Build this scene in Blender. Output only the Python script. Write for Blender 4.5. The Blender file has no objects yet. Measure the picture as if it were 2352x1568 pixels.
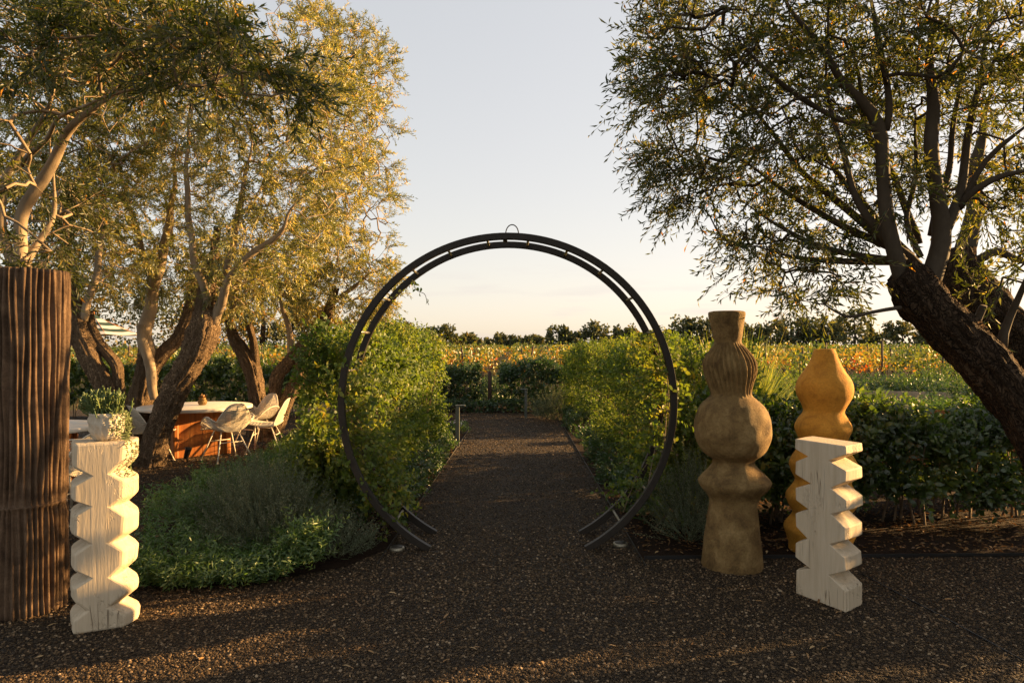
import bpy, bmesh, math, random
import numpy as np
from mathutils import Vector, Matrix

S = bpy.context.scene
C = S.collection
R = math.radians
# photograph coordinates below are pixels of a 2352 x 1568 view of it
F, CX, HY, CAM = 1568.0, 1176.0, 795.0, 1.6

# ------------------------------------------------------------------ camera
cam = bpy.data.cameras.new('camera')
cam.sensor_width = 36.0
cam.lens = 36.0 * F / 2352.0
cam.shift_y = (HY - 784.0) / 2352.0
cam.clip_start = 0.05
cam.clip_end = 6000
co = bpy.data.objects.new('camera', cam)
co.location = (0, 0, CAM)
co.rotation_euler = (R(90), 0, 0)
C.objects.link(co)
S.camera = co

# ------------------------------------------------------------------ sky, sun, exposure
SUN_AZ, SUN_EL = R(71), R(13.5)         # azimuth clockwise from the view direction
w = bpy.data.worlds.new('World')
S.world = w
w.use_nodes = True
nt = w.node_tree
bg = nt.nodes['Background']
sky = nt.nodes.new('ShaderNodeTexSky')
sky.sky_type = 'NISHITA'
sky.sun_disc = False
sky.sun_elevation = SUN_EL
sky.sun_rotation = SUN_AZ
sky.altitude = 50
sky.air_density = 1.0
sky.dust_density = 1.2
sky.ozone_density = 1.5
wb = nt.nodes.new('ShaderNodeMix')
wb.data_type = 'RGBA'
wb.blend_type = 'MULTIPLY'
wb.inputs[0].default_value = 1.0
wb.inputs[7].default_value = (1.53, 1.355, 1.235, 1)     # the camera's white balance
gm = nt.nodes.new('ShaderNodeGamma')                  # a hazy, evenly bright evening sky
gm.inputs[1].default_value = 0.33
nt.links.new(sky.outputs[0], gm.inputs[0])
nt.links.new(gm.outputs[0], wb.inputs[6])
# thin evening cloud low over the horizon
tc = nt.nodes.new('ShaderNodeTexCoord')
mp = nt.nodes.new('ShaderNodeMapping')
mp.inputs['Scale'].default_value = (5, 5, 42)
nz = nt.nodes.new('ShaderNodeTexNoise')
nz.inputs['Scale'].default_value = 1.0
nz.inputs['Detail'].default_value = 5.0
cr = nt.nodes.new('ShaderNodeValToRGB')
cr.color_ramp.elements[0].position = .54
cr.color_ramp.elements[1].position = .72
sp = nt.nodes.new('ShaderNodeSeparateXYZ')
zr_ = nt.nodes.new('ShaderNodeMapRange')
zr_.inputs[1].default_value = .16
zr_.inputs[2].default_value = .03
zr_.inputs[3].default_value = 0.0
zr_.inputs[4].default_value = .6
mu = nt.nodes.new('ShaderNodeMath')
mu.operation = 'MULTIPLY'
cm = nt.nodes.new('ShaderNodeMix')
cm.data_type = 'RGBA'
cm.inputs[7].default_value = (1.9, 1.68, 1.62, 1)
for a_, b_ in ((tc.outputs['Generated'], mp.inputs[0]), (mp.outputs[0], nz.inputs['Vector']), (nz.outputs['Fac'], cr.inputs[0]), (tc.outputs['Generated'], sp.inputs[0]),
               (sp.outputs[2], zr_.inputs[0]), (cr.outputs[0], mu.inputs[0]), (zr_.outputs[0], mu.inputs[1]), (mu.outputs[0], cm.inputs[0]), (wb.outputs[2], cm.inputs[6]), (cm.outputs[2], bg.inputs['Color'])):
    nt.links.new(a_, b_)
bg.inputs['Strength'].default_value = 0.10

sl = bpy.data.lights.new('sun', 'SUN')
sl.energy = 5.0
sl.angle = R(0.6)
sl.color = (1.0, 0.60, 0.24)
so = bpy.data.objects.new('sun', sl)
sd = Vector((math.sin(SUN_AZ) * math.cos(SUN_EL), math.cos(SUN_AZ) * math.cos(SUN_EL), math.sin(SUN_EL)))
so.rotation_euler = sd.to_track_quat('Z', 'Y').to_euler()
so.location = sd * 60
C.objects.link(so)

vs = S.view_settings
vs.view_transform = 'Standard'
vs.look = 'None'
vs.exposure = 2.1
vs.gamma = 1.0
vs.use_curve_mapping = False
S.cycles.max_bounces = 6
S.cycles.diffuse_bounces = 3
S.cycles.glossy_bounces = 2
S.cycles.transmission_bounces = 4
S.cycles.use_denoising = True


# ------------------------------------------------------------------ helpers
def P(x, y, Y):
    return np.array(((x - CX) / F * Y, Y, CAM - (y - HY) / F * Y))


def G(x, y):
    Y = CAM * F / (y - HY)
    return np.array(((x - CX) / F * Y, Y, 0.0))


def nrmz(v):
    return v / np.maximum(np.linalg.norm(v, axis=-1, keepdims=True), 1e-9)


def link(o, parent=None):
    C.objects.link(o)
    if parent is not None:
        o.parent = parent
    return o


def tag(o, label=None, cat=None, group=None, kind=None):
    if label: o['label'] = label
    if cat: o['category'] = cat
    if group: o['group'] = group
    if kind: o['kind'] = kind
    return o


def thing(name, loc, label, cat, group=None, rz=0.0):
    o = bpy.data.objects.new(name, None)
    o.empty_display_size = 0.1
    o.location = loc
    o.rotation_euler = (0, 0, rz)
    C.objects.link(o)
    return tag(o, label, cat, group)


def np_mesh(name, V, Fc, mats, tint=None, smooth=False, midx=None):
    me = bpy.data.meshes.new(name)
    V = np.asarray(V, dtype=np.float32)
    Fc = np.asarray(Fc, dtype=np.int32)
    n, k = Fc.shape
    me.vertices.add(len(V))
    me.vertices.foreach_set('co', V.ravel())
    me.loops.add(n * k)
    me.loops.foreach_set('vertex_index', Fc.ravel())
    me.polygons.add(n)
    me.polygons.foreach_set('loop_start', np.arange(0, n * k, k, dtype=np.int32))
    if midx is not None:
        me.polygons.foreach_set('material_index', np.asarray(midx, dtype=np.int32))
    me.update(calc_edges=True)
    me.validate()
    if smooth:
        me.polygons.foreach_set('use_smooth', np.ones(n, dtype=bool))
    if tint is not None:
        a = me.attributes.new('tint', 'FLOAT', 'FACE')
        a.data.foreach_set('value', np.asarray(tint, dtype=np.float32))
    for m in (mats if isinstance(mats, (list, tuple)) else [mats]):
        me.materials.append(m)
    return me


def obj(name, me, parent=None, loc=None):
    o = bpy.data.objects.new(name, me)
    if loc is not None:
        o.location = loc
    if parent is not None:
        # meshes are made in world space: undo the parent's own placement
        o.parent = parent
        if loc is None:
            o.matrix_parent_inverse = Matrix.Translation(parent.location).inverted() if parent.rotation_euler[2] == 0 else \
                (Matrix.Translation(parent.location) @ Matrix.Rotation(parent.rotation_euler[2], 4, 'Z')).inverted()
    C.objects.link(o)
    return o


def copy_tree(o, parent=None):
    c = o.copy()
    C.objects.link(c)
    if parent is not None:
        c.parent = parent
    for ch in list(o.children):
        copy_tree(ch, c)
    return c


def bm_obj(name, bm, mat, parent=None, smooth=False, local=False, bevel=0.0):
    me = bpy.data.meshes.new(name)
    bmesh.ops.recalc_face_normals(bm, faces=bm.faces)
    bm.to_mesh(me)
    bm.free()
    if smooth:
        for p in me.polygons: p.use_smooth = True
    for m in (mat if isinstance(mat, (list, tuple)) else [mat]):
        me.materials.append(m)
    o = obj(name, me, parent, loc=(0, 0, 0) if local else None)
    if bevel > 0:
        b = o.modifiers.new('bevel', 'BEVEL')
        b.width = bevel
        b.segments = 2
        b.limit_method = 'ANGLE'
        b.angle_limit = R(30)
    return o


def add_box(bm, cx, cy, cz, sx, sy, sz, rz=0.0):
    m = Matrix.Translation((cx, cy, cz)) @ Matrix.Rotation(rz, 4, 'Z') @ Matrix.Diagonal((sx, sy, sz, 1))
    bmesh.ops.create_cube(bm, size=1.0, matrix=m)


def catmull(pts, step):
    pts = np.asarray(pts, float)
    if len(pts) < 3:
        n = max(2, int(np.linalg.norm(pts[-1, :3] - pts[0, :3]) / step) + 1)
        return np.linspace(pts[0], pts[-1], n)
    ext = np.vstack([2 * pts[0] - pts[1], pts, 2 * pts[-1] - pts[-2]])
    out = []
    for i in range(1, len(ext) - 2):
        p0, p1, p2, p3 = ext[i - 1:i + 3]
        n = max(2, int(np.linalg.norm(p2[:3] - p1[:3]) / step))
        for t in np.arange(n) / n:
            out.append(.5 * ((2 * p1) + (-p0 + p2) * t + (2 * p0 - 5 * p1 + 4 * p2 - p3) * t * t + (-p0 + 3 * p1 - 3 * p2 + p3) * t ** 3))
    out.append(pts[-1])
    return np.array(out)


def tube(pts, rad, sides, amp=0.0, seed=0, ridges=0):
    """quads of a capped tube along pts with lumpy radius; returns V, F(quads)"""
    pts = np.asarray(pts, float)
    n = len(pts)
    rad = np.broadcast_to(np.asarray(rad, float), (n,))
    T = nrmz(np.gradient(pts, axis=0))
    a = np.cross(T[0], (0.3, 0.9, 0.2))
    a /= np.linalg.norm(a)
    V = []
    th = np.arange(sides) * 2 * math.pi / sides
    rs = np.random.RandomState(seed)
    ph = rs.rand(8) * 6.28
    for i in range(n):
        a = a - T[i] * a.dot(T[i])
        a /= max(np.linalg.norm(a), 1e-9)
        b = np.cross(T[i], a)
        r = np.full(sides, rad[i])
        if amp > 0:
            s = i * 0.55
            r = r * (1 + amp * (np.sin(2 * th + ph[0] + s * .31) * .5 + np.sin(3 * th + ph[1] - s * .57) * .45
                                + np.sin(5 * th + ph[2] + s * .9) * .35 + np.sin(s * 1.3 + ph[3]) * .35 + rs.randn(sides) * .28))
        if ridges:
            r = r * (1 + .085 * np.sin(ridges * th + ph[4] + math.sin(i * .21) * 1.5) + .05 * np.sin((ridges * 2 - 3) * th + i * .35 + np.sin(th * 3 + i * .12)) + .02 * np.random.RandomState(seed + i).randn(sides))
        V.append(pts[i] + np.outer(np.cos(th) * r, a) + np.outer(np.sin(th) * r, b))
    V.append(np.array([pts[0], pts[-1]]))
    V = np.vstack(V)
    i0 = (np.arange(n - 1)[:, None] * sides + np.arange(sides)[None, :])
    i1 = (np.arange(n - 1)[:, None] * sides + (np.arange(sides)[None, :] + 1) % sides)
    Q = np.stack([i0, i1, i1 + sides, i0 + sides], -1).reshape(-1, 4)
    k = np.arange(sides)
    c0, c1 = n * sides, n * sides + 1
    h = (sides // 2) * 2
    kk = np.arange(0, h, 2)
    caps = [np.stack([np.full(len(kk), c0), (kk + 2) % sides, (kk + 1) % sides, kk], -1),
            np.stack([np.full(len(kk), c1), (n - 1) * sides + kk, (n - 1) * sides + (kk + 1) % sides, (n - 1) * sides + (kk + 2) % sides], -1)]
    if sides % 2:
        caps = []
    return V, np.vstack([Q] + caps)


def join(parts):
    Vs, Fs, off = [], [], 0
    for V, Q in parts:
        Vs.append(V)
        Fs.append(Q + off)
        off += len(V)
    return np.vstack(Vs), np.vstack(Fs)


def tube_obj(name, pts, rad, sides, mat, parent=None, amp=0.0, seed=0, smooth=True, ridges=0):
    V, Q = tube(pts, rad, sides, amp, seed, ridges)
    return obj(name, np_mesh(name, V, Q, mat, smooth=smooth), parent)


def thin_tubes(A, B, ra, rb, sides=3):
    """many straight tapered prisms from A[i] to B[i]; returns V, quads"""
    d = nrmz(B - A)
    ref = np.where(np.abs(d[:, 2:3]) > .9, np.array([[1., 0, 0]]), np.array([[0., 0, 1]]))
    a = nrmz(np.cross(d, ref))
    b = np.cross(d, a)
    n = len(A)
    ra = np.broadcast_to(ra, (n,))
    rb = np.broadcast_to(rb, (n,))
    th = np.arange(sides) * 2 * math.pi / sides
    ring = a[:, None, :] * np.cos(th)[None, :, None] + b[:, None, :] * np.sin(th)[None, :, None]
    V = np.concatenate([A[:, None, :] + ring * ra[:, None, None], B[:, None, :] + ring * rb[:, None, None]], 1).reshape(-1, 3)
    k = np.arange(sides)
    q = np.stack([k, (k + 1) % sides, (k + 1) % sides + sides, k + sides], -1)
    Q = (np.arange(n)[:, None, None] * 2 * sides + q[None]).reshape(-1, 4)
    return V, Q


def leaf_mesh(name, base, d, nrm, L, W, mat, tint, oval=False, curl=0.12):
    n = len(base)
    L = np.broadcast_to(np.asarray(L, float), (n,))[:, None]
    W = np.broadcast_to(np.asarray(W, float), (n,))[:, None]
    d = nrmz(d)
    s = nrmz(np.cross(d, nrm))
    u = np.cross(s, d)
    if oval:
        v = np.stack([base,
                      base + d * L * .26 + s * W * .42 + u * W * .14, base + d * L * .66 + s * W * .44 + u * W * .14,
                      base + d * L - u * L * curl,
                      base + d * L * .66 - s * W * .44 + u * W * .14, base + d * L * .26 - s * W * .42 + u * W * .14], 1)
        f = np.array([(0, 1, 5), (1, 2, 5), (2, 4, 5), (2, 3, 4)])
        k = 6
    else:
        v = np.stack([base, base + d * L * .48 + s * W * .5 + u * W * .16, base + d * L - u * L * curl,
                      base + d * L * .48 - s * W * .5 + u * W * .16], 1)
        f = np.array([(0, 1, 2), (0, 2, 3)])
        k = 4
    V = v.reshape(-1, 3)
    T = (np.arange(n)[:, None, None] * k + f[None]).reshape(-1, 3)
    return np_mesh(name, V, T, mat, tint=np.repeat(tint, len(f)))


def sprigs(base, d, length, k, spread, rs, droop=0.1, jitter=0.35, t0=0.12):
    n = len(base)
    d = nrmz(d)
    length = np.broadcast_to(np.asarray(length, float), (n,))
    ref = nrmz(rs.randn(n, 3))
    a = nrmz(np.cross(d, ref))
    b = np.cross(d, a)
    t = np.linspace(t0, 1, k)[None, :] + rs.uniform(-.03, .03, (n, k))
    j = np.arange(k)
    ang = (j // 2) * 1.57 + (j % 2) * math.pi + rs.uniform(-.5, .5, (n, k)) + rs.rand(n, 1) * 6.28
    side = a[:, None, :] * np.cos(ang)[..., None] + b[:, None, :] * np.sin(ang)[..., None]
    pos = base[:, None, :] + d[:, None, :] * (length[:, None] * t)[..., None]
    pos[..., 2] -= droop * length[:, None] * t ** 2
    dd = d[:, None, :] * (1 - spread) + side * spread + rs.randn(n, k, 3) * jitter * .5
    dd[..., 2] -= droop * .6
    nn = d[:, None, :] * .8 - side * .5 + rs.randn(n, k, 3) * .5
    end = base + d * length[:, None]
    end[:, 2] -= droop * length
    return pos.reshape(-1, 3), dd.reshape(-1, 3), nn.reshape(-1, 3), np.repeat(np.arange(n), k), end


# ------------------------------------------------------------------ materials
class NB:
    def __init__(s, name):
        s.m = bpy.data.materials.new(name)
        s.m.use_nodes = True
        s.t = s.m.node_tree
        s.t.nodes.clear()
        s.out = s.t.nodes.new('ShaderNodeOutputMaterial')

    def n(s, typ, **kw):
        nd = s.t.nodes.new('ShaderNode' + typ)
        for k, v in kw.items():
            if k in nd.bl_rna.properties.keys():
                setattr(nd, k, v)
            else:
                nd.inputs[k.replace('_', ' ')].default_value = v
        return nd

    def l(s, a, b):
        s.t.links.new(a, b)

    def ramp(s, fac, stops):
        r = s.n('ValToRGB')
        e = r.color_ramp.elements
        while len(e) < len(stops): e.new(.5)
        for i, (p, c) in enumerate(stops):
            e[i].position = p
            e[i].color = (*c, 1)
        s.l(fac, r.inputs[0])
        return r.outputs[0]

    def coords(s, kind='Object', scale=(1, 1, 1)):
        tc = s.n('TexCoord')
        mp = s.n('Mapping')
        mp.inputs['Scale'].default_value = scale
        s.l(tc.outputs[kind], mp.inputs[0])
        return mp.outputs[0]

    def noise(s, vec, scale, detail=4, rough=.55, dist=0.0):
        nd = s.n('TexNoise', Scale=scale, Detail=detail, Roughness=rough, Distortion=dist)
        s.l(vec, nd.inputs['Vector'])
        return nd.outputs['Fac']

    def mix(s, fac, a, b, mode='MIX'):
        m = s.n('Mix', data_type='RGBA', blend_type=mode)
        for sock, v in ((m.inputs[0], fac), (m.inputs[6], a), (m.inputs[7], b)):
            if hasattr(v, 'is_output'): s.l(v, sock)
            elif isinstance(v, (int, float)): sock.default_value = v
            else: sock.default_value = (*v, 1)
        return m.outputs[2]

    def math(s, op, a, b=0.0):
        m = s.n('Math', operation=op)
        for sock, v in ((m.inputs[0], a), (m.inputs[1], b)):
            if hasattr(v, 'is_output'): s.l(v, sock)
            else: sock.default_value = v
        return m.outputs[0]

    def finish(s, col, rough=.7, bump=None, strength=.5, dist=.01, metal=0.0, spec=.4):
        p = s.n('BsdfPrincipled')
        if hasattr(col, 'is_output'): s.l(col, p.inputs['Base Color'])
        else: p.inputs['Base Color'].default_value = (*col, 1)
        if hasattr(rough, 'is_output'): s.l(rough, p.inputs['Roughness'])
        else: p.inputs['Roughness'].default_value = rough
        p.inputs['Metallic'].default_value = metal
        p.inputs['Specular IOR Level'].default_value = spec
        if bump is not None:
            b = s.n('Bump')
            b.inputs['Strength'].default_value = strength
            b.inputs['Distance'].default_value = dist
            s.l(bump, b.inputs['Height'])
            s.l(b.outputs[0], p.inputs['Normal'])
        s.l(p.outputs[0], s.out.inputs[0])
        return s.m


def leaf_mat(name, stops, trans=.4, tcol=(1.25, 1.25, .7), gloss=.06, rough=.35):
    b = NB(name)
    at = b.n('Attribute', attribute_name='tint')
    col = b.ramp(at.outputs['Fac'], stops)
    df = b.n('BsdfDiffuse')
    tr = b.n('BsdfTranslucent')
    gl = b.n('BsdfGlossy', Roughness=rough)
    gl.inputs['Color'].default_value = (1, 1, 1, 1)
    b.l(col, df.inputs[0])
    b.l(b.mix(1.0, col, tcol, 'MULTIPLY'), tr.inputs[0])
    m1 = b.n('MixShader')
    m1.inputs[0].default_value = trans
    b.l(df.outputs[0], m1.inputs[1])
    b.l(tr.outputs[0], m1.inputs[2])
    m2 = b.n('MixShader')
    m2.inputs[0].default_value = gloss
    b.l(m1.outputs[0], m2.inputs[1])
    b.l(gl.outputs[0], m2.inputs[2])
    b.l(m2.outputs[0], b.out.inputs[0])
    return b.m


def mk_bark(name, dark, light, scale=1.0, strength=.9):
    b = NB(name)
    v = b.coords('Object', (1, 1, .35))
    n1 = b.noise(v, 26 * scale, 6, .65, .8)
    vo = b.n('TexVoronoi', feature='DISTANCE_TO_EDGE', Scale=34 * scale)
    wv = b.mix(.25, v, b.n('TexNoise', Scale=12.0).outputs['Color'])
    b.l(wv, vo.inputs['Vector'])
    h = b.math('ADD', b.math('MULTIPLY', b.math('MINIMUM', vo.outputs['Distance'], .18), 3.0), n1)
    col = b.ramp(b.math('MULTIPLY', h, .8), [(.2, dark), (.5, tuple((x + y) / 2 for x, y in zip(dark, light))), (.85, light)])
    big = b.noise(b.coords(), 3.1, 3)
    col = b.mix(b.math('MULTIPLY', big, .6), col, dark)
    return b.finish(col, .9, h, strength, .045, spec=.1)


def mk_limb(name, g=1.0):
    b = NB(name)
    v = b.coords('Object', (1, 1, .5))
    n1 = b.noise(v, 40, 5, .6)
    n2 = b.noise(v, 7, 3, .5)
    col = b.ramp(n2, [(.3, (.16 * g, .115 * g, .07 * g)), (.6, (.27 * g, .205 * g, .13 * g)), (.8, (.33 * g, .26 * g, .17 * g))])
    col = b.mix(b.math('MULTIPLY', n1, .5), col, (.12, .09, .06))
    return b.finish(col, .8, n1, .35, .006, spec=.2)


def mk_plain(name, col, rough=.6, metal=0.0, var=.25, scale=12, bumps=.15, spec=.4):
    b = NB(name)
    v = b.coords()
    n1 = b.noise(v, scale, 5, .6)
    c = b.ramp(n1, [(.25, tuple(x * (1 - var) for x in col)), (.75, tuple(min(1, x * (1 + var)) for x in col))])
    return b.finish(c, rough, b.noise(v, scale * 6, 3), bumps, .004, metal, spec)


M = {}
M['bark'] = mk_bark('olive_bark', (.045, .03, .02), (.34, .235, .14), 1.0, 1.0)
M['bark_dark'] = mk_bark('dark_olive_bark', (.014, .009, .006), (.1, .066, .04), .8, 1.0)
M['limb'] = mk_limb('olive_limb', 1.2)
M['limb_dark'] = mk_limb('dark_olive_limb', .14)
M['twig'] = mk_plain('twig', (.15, .105, .065), .85, var=.3)
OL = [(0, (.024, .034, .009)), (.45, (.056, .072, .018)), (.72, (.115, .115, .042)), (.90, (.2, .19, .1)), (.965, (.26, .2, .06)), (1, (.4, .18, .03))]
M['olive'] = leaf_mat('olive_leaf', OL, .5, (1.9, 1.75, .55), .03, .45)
M['olive_sunlit'] = leaf_mat('olive_leaf_sunlit', [(0, (.075, .105, .025)), (.4, (.19, .205, .055)), (.75, (.39, .345, .125)), (.92, (.56, .47, .24)), (1, (.55, .27, .045))], .45, (1.5, 1.35, .55), .05, .45)  # brighter copy of the olive leaf, sunlight put into its colour
M['hedge'] = leaf_mat('hedge_leaf', [(0, (.04, .075, .017)), (.5, (.1, .15, .03)), (.85, (.2, .235, .045)), (1, (.33, .29, .055))], .45, (1.5, 1.45, .5), .02, .55)
M['laurel'] = leaf_mat('laurel_leaf', [(0, (.02, .038, .01)), (.6, (.055, .09, .02)), (.92, (.13, .17, .035)), (1, (.28, .23, .04))], .42, (1.9, 1.9, .5), .045, .42)
M['deep'] = leaf_mat('deep_green_leaf', [(0, (.02, .045, .016)), (.6, (.045, .085, .028)), (1, (.1, .15, .045))], .35, (1.4, 1.5, .6), .05, .4)
M['sage'] = leaf_mat('sage_leaf', [(0, (.045, .088, .022)), (.6, (.095, .16, .04)), (1, (.2, .25, .07))], .35, (1.3, 1.5, .6), .04, .5)
M['grey'] = leaf_mat('rosemary_leaf', [(0, (.085, .11, .055)), (.6, (.165, .19, .115)), (1, (.32, .32, .19))], .3, (1.3, 1.3, .7), .03, .5)
M['vine'] = leaf_mat('climber_leaf', [(0, (.06, .1, .02)), (.5, (.12, .16, .03)), (.85, (.24, .24, .04)), (1, (.36, .22, .03))], .48, (1.4, 1.4, .45), .02, .5)
M['grape'] = leaf_mat('grape_leaf', [(0, (.05, .09, .02)), (.3, (.12, .15, .03)), (.5, (.22, .205, .035)), (.7, (.36, .215, .03)), (.88, (.4, .14, .02)), (1, (.3, .06, .015))], .5, (1.3, 1.15, .5), .04, .45)
M['blade'] = leaf_mat('grass_blade', [(0, (.09, .14, .025)), (.5, (.2, .25, .045)), (1, (.42, .38, .11))], .45, (1.3, 1.3, .5), .06, .4)
M['far'] = leaf_mat('hazed_far_leaf', [(0, (.05, .065, .032)), (.6, (.09, .105, .048)), (.9, (.15, .135, .055)), (1, (.26, .17, .055))], .3, (1.3, 1.2, .6), .02, .6)  # leaf colour lightened, distance haze put into the colour
M['gold_far'] = leaf_mat('autumn_leaf', [(0, (.06, .07, .02)), (.5, (.2, .16, .03)), (1, (.38, .2, .02))], .45, (1.3, 1.15, .5), .03, .5)
M['dead'] = leaf_mat('fallen_leaf', [(0, (.07, .035, .014)), (.5, (.2, .1, .035)), (.85, (.34, .2, .08)), (1, (.5, .36, .18))], .25, (1.2, 1, .6), .03, .5)
M['steel'] = mk_plain('dark_painted_steel', (.022, .017, .012), .55, .0, .3, 30, .08, .3)
M['zinc'] = mk_plain('worn_rung_metal', (.3, .27, .2), .45, .7, .35, 60, .1)
M['edging'] = mk_plain('steel_edging', (.07, .062, .052), .5, .6, .3, 25, .1)
M['black'] = mk_plain('black_metal', (.012, .012, .012), .45)
M['bronze'] = mk_plain('bronze_fixture', (.05, .033, .024), .4, .4)
M['bollard'] = mk_plain('grey_bollard', (.1, .112, .1), .5)
M['cream'] = mk_plain('cream_wire', (.62, .55, .42), .5, 0, .1, 20, .05)
M['post'] = mk_plain('rusty_post', (.05, .028, .018), .85, var=.4)
M['greenstem'] = mk_plain('green_stem', (.09, .1, .05), .8, var=.3)
M['soil'] = None


def mk_gravel():
    b = NB('gravel')
    v = b.coords('Object')
    vo = b.n('TexVoronoi', feature='F1', Scale=95.0)
    b.l(v, vo.inputs['Vector'])
    sep = b.n('SeparateColor')
    b.l(vo.outputs['Color'], sep.inputs[0])
    col = b.ramp(sep.outputs[0], [(0, (.018, .0115, .005)), (.45, (.052, .034, .017)), (.75, (.095, .062, .031)), (.93, (.15, .1, .052)), (1, (.25, .18, .11))])
    big = b.noise(v, .9, 4, .6)
    col = b.mix(b.math('MULTIPLY', big, .55), col, (.012, .008, .005))
    h = b.math('ADD', b.math('MULTIPLY', vo.outputs['Distance'], -60.0), b.math('MULTIPLY', b.noise(v, 14, 3), .6))
    return b.finish(col, .8, h, .8, .008, spec=.25)


def mk_soil(name, a, c):
    b = NB(name)
    v = b.coords('Object')
    n1 = b.noise(v, 38, 6, .7)
    n2 = b.noise(v, 2.5, 4, .6)
    col = b.mix(b.ramp(n1, [(.3, (0, 0, 0)), (.7, (1, 1, 1))]), a, c)
    col = b.mix(b.math('MULTIPLY', n2, .5), col, a)
    return b.finish(col, .95, n1, .9, .02, spec=.1)


M['gravel'] = mk_gravel()
M['soil'] = mk_soil('mulch_soil', (.010, .0065, .004), (.045, .026, .015))
M['field'] = mk_soil('dry_field', (.03, .03, .01), (.1, .085, .032))


def mk_pebble():
    b = NB('pebble')
    oi = b.n('ObjectInfo')
    col = b.ramp(oi.outputs['Random'], [(0, (.016, .010, .005)), (.5, (.055, .036, .018)), (.8, (.11, .072, .037)), (.95, (.18, .12, .066)), (1, (.32, .24, .15))])
    return b.finish(col, .75, None, spec=.2)


M['pebble'] = mk_pebble()


def mk_clay(name, base, dark, light, bump=.5):
    b = NB(name)
    v = b.coords('Object')
    n1 = b.noise(v, 7, 5, .65, .4)
    n2 = b.noise(v, 70, 4, .7)
    n3 = b.noise(v, 240, 2, .6)
    col = b.ramp(n1, [(.28, dark), (.5, base), (.72, light)])
    col = b.mix(b.ramp(n2, [(.45, (0, 0, 0)), (.75, (.55, .55, .55))]), col, dark)
    h = b.math('ADD', n2, b.math('MULTIPLY', n3, .5))
    return b.finish(col, .85, h, bump, .006, spec=.2)


M['clay'] = mk_clay('brown_clay', (.2, .127, .048), (.07, .04, .015), (.33, .225, .095), 1.0)
M['column'] = mk_clay('umber_clay', (.12, .076, .046), (.045, .027, .016), (.19, .125, .076), .7)
M['ochre'] = mk_clay('ochre_glaze', (.58, .28, .04), (.3, .13, .022), (.68, .36, .06), .6)
M['potclay'] = mk_clay('cream_pot', (.5, .44, .34), (.4, .34, .25), (.58, .52, .41), .3)


def mk_whitewood():
    b = NB('white_timber')
    v = b.coords('Object', (1, 1, .09))
    grain = b.noise(v, 34, 6, .65, .5)
    v2 = b.coords('Object', (1, 1, .035))
    cn = b.noise(v2, 17, 2, .4, .3)
    crack = b.ramp(b.math('ABSOLUTE', b.math('SUBTRACT', cn, .5)), [(0, (1, 1, 1)), (.011, (0, 0, 0))])
    patch = b.ramp(b.noise(b.coords(), 3.0, 2), [(.5, (0, 0, 0)), (.58, (1, 1, 1))])
    crack = b.mix(1.0, crack, patch, 'MULTIPLY')
    worm = b.noise(b.coords('Object', (1, 1, .45)), 46, 2, .5, 2.2)
    wm = b.ramp(worm, [(.38, (1, 1, 1)), (.46, (0, 0, 0))])
    wp = b.ramp(b.noise(b.coords('Object', (1, 1, .6)), 5.5, 2), [(.56, (0, 0, 0)), (.62, (1, 1, 1))])
    wm = b.mix(1.0, wm, wp, 'MULTIPLY')
    col = b.ramp(grain, [(.3, (.46, .375, .26)), (.6, (.56, .47, .34)), (.8, (.63, .55, .42))])
    col = b.mix(crack, col, (.13, .095, .06))
    col = b.mix(b.math('MULTIPLY', b.noise(b.coords(), 4, 4), .35), col, (.36, .28, .17))
    h = b.math('SUBTRACT', b.math('SUBTRACT', b.math('MULTIPLY', grain, .5), b.math('MULTIPLY', crack, 1.2)), b.math('MULTIPLY', wm, .9))
    return b.finish(col, .75, h, .6, .012, spec=.25)


M['whitewood'] = mk_whitewood()


def mk_redwood():
    b = NB('orange_timber')
    v = b.coords('Object', (1, 1, .06))
    g = b.noise(v, 22, 6, .6, .6)
    col = b.ramp(g, [(.3, (.24, .075, .018)), (.55, (.36, .13, .03)), (.8, (.44, .18, .045))])
    return b.finish(col, .45, g, .2, .006, spec=.35)


M['redwood'] = mk_redwood()
M['weathered'] = mk_plain('weathered_board', (.3, .25, .18), .85, var=.3, scale=9)
M['tabletop'] = mk_plain('pale_table_top', (.6, .53, .43), .55, var=.12, scale=9)
M['corten'] = mk_plain('rusted_steel', (.36, .13, .04), .75, .1, .35, 9, .25)
M['green_cloth'] = mk_plain('dark_green_canvas', (.012, .035, .026), .9, var=.2)
M['white_cloth'] = mk_plain('white_canvas', (.42, .41, .37), .9, var=.1)
M['flower'] = mk_plain('pale_flower', (.62, .5, .55), .8)


# ------------------------------------------------------------------ ground
def sheet(name, pts, z, mat, sub=0):
    bm = bmesh.new()
    vs_ = [bm.verts.new((p[0], p[1], z)) for p in pts]
    bm.faces.new(vs_)
    o = bm_obj(name, bm, mat)
    return tag(o, kind='structure')


sheet('ground', [(-900, -60), (900, -60), (900, 1500), (-900, 1500)], 0.0, M['field'])
sheet('gravel_court', [(-11, -6), (11, -6), (11, 17.6), (-11, 17.6)], 0.004, M['gravel'])


def LX(Y): return -1.09 + .021 * Y     # path edges
def RX(Y): return .935 + .007 * Y


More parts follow.
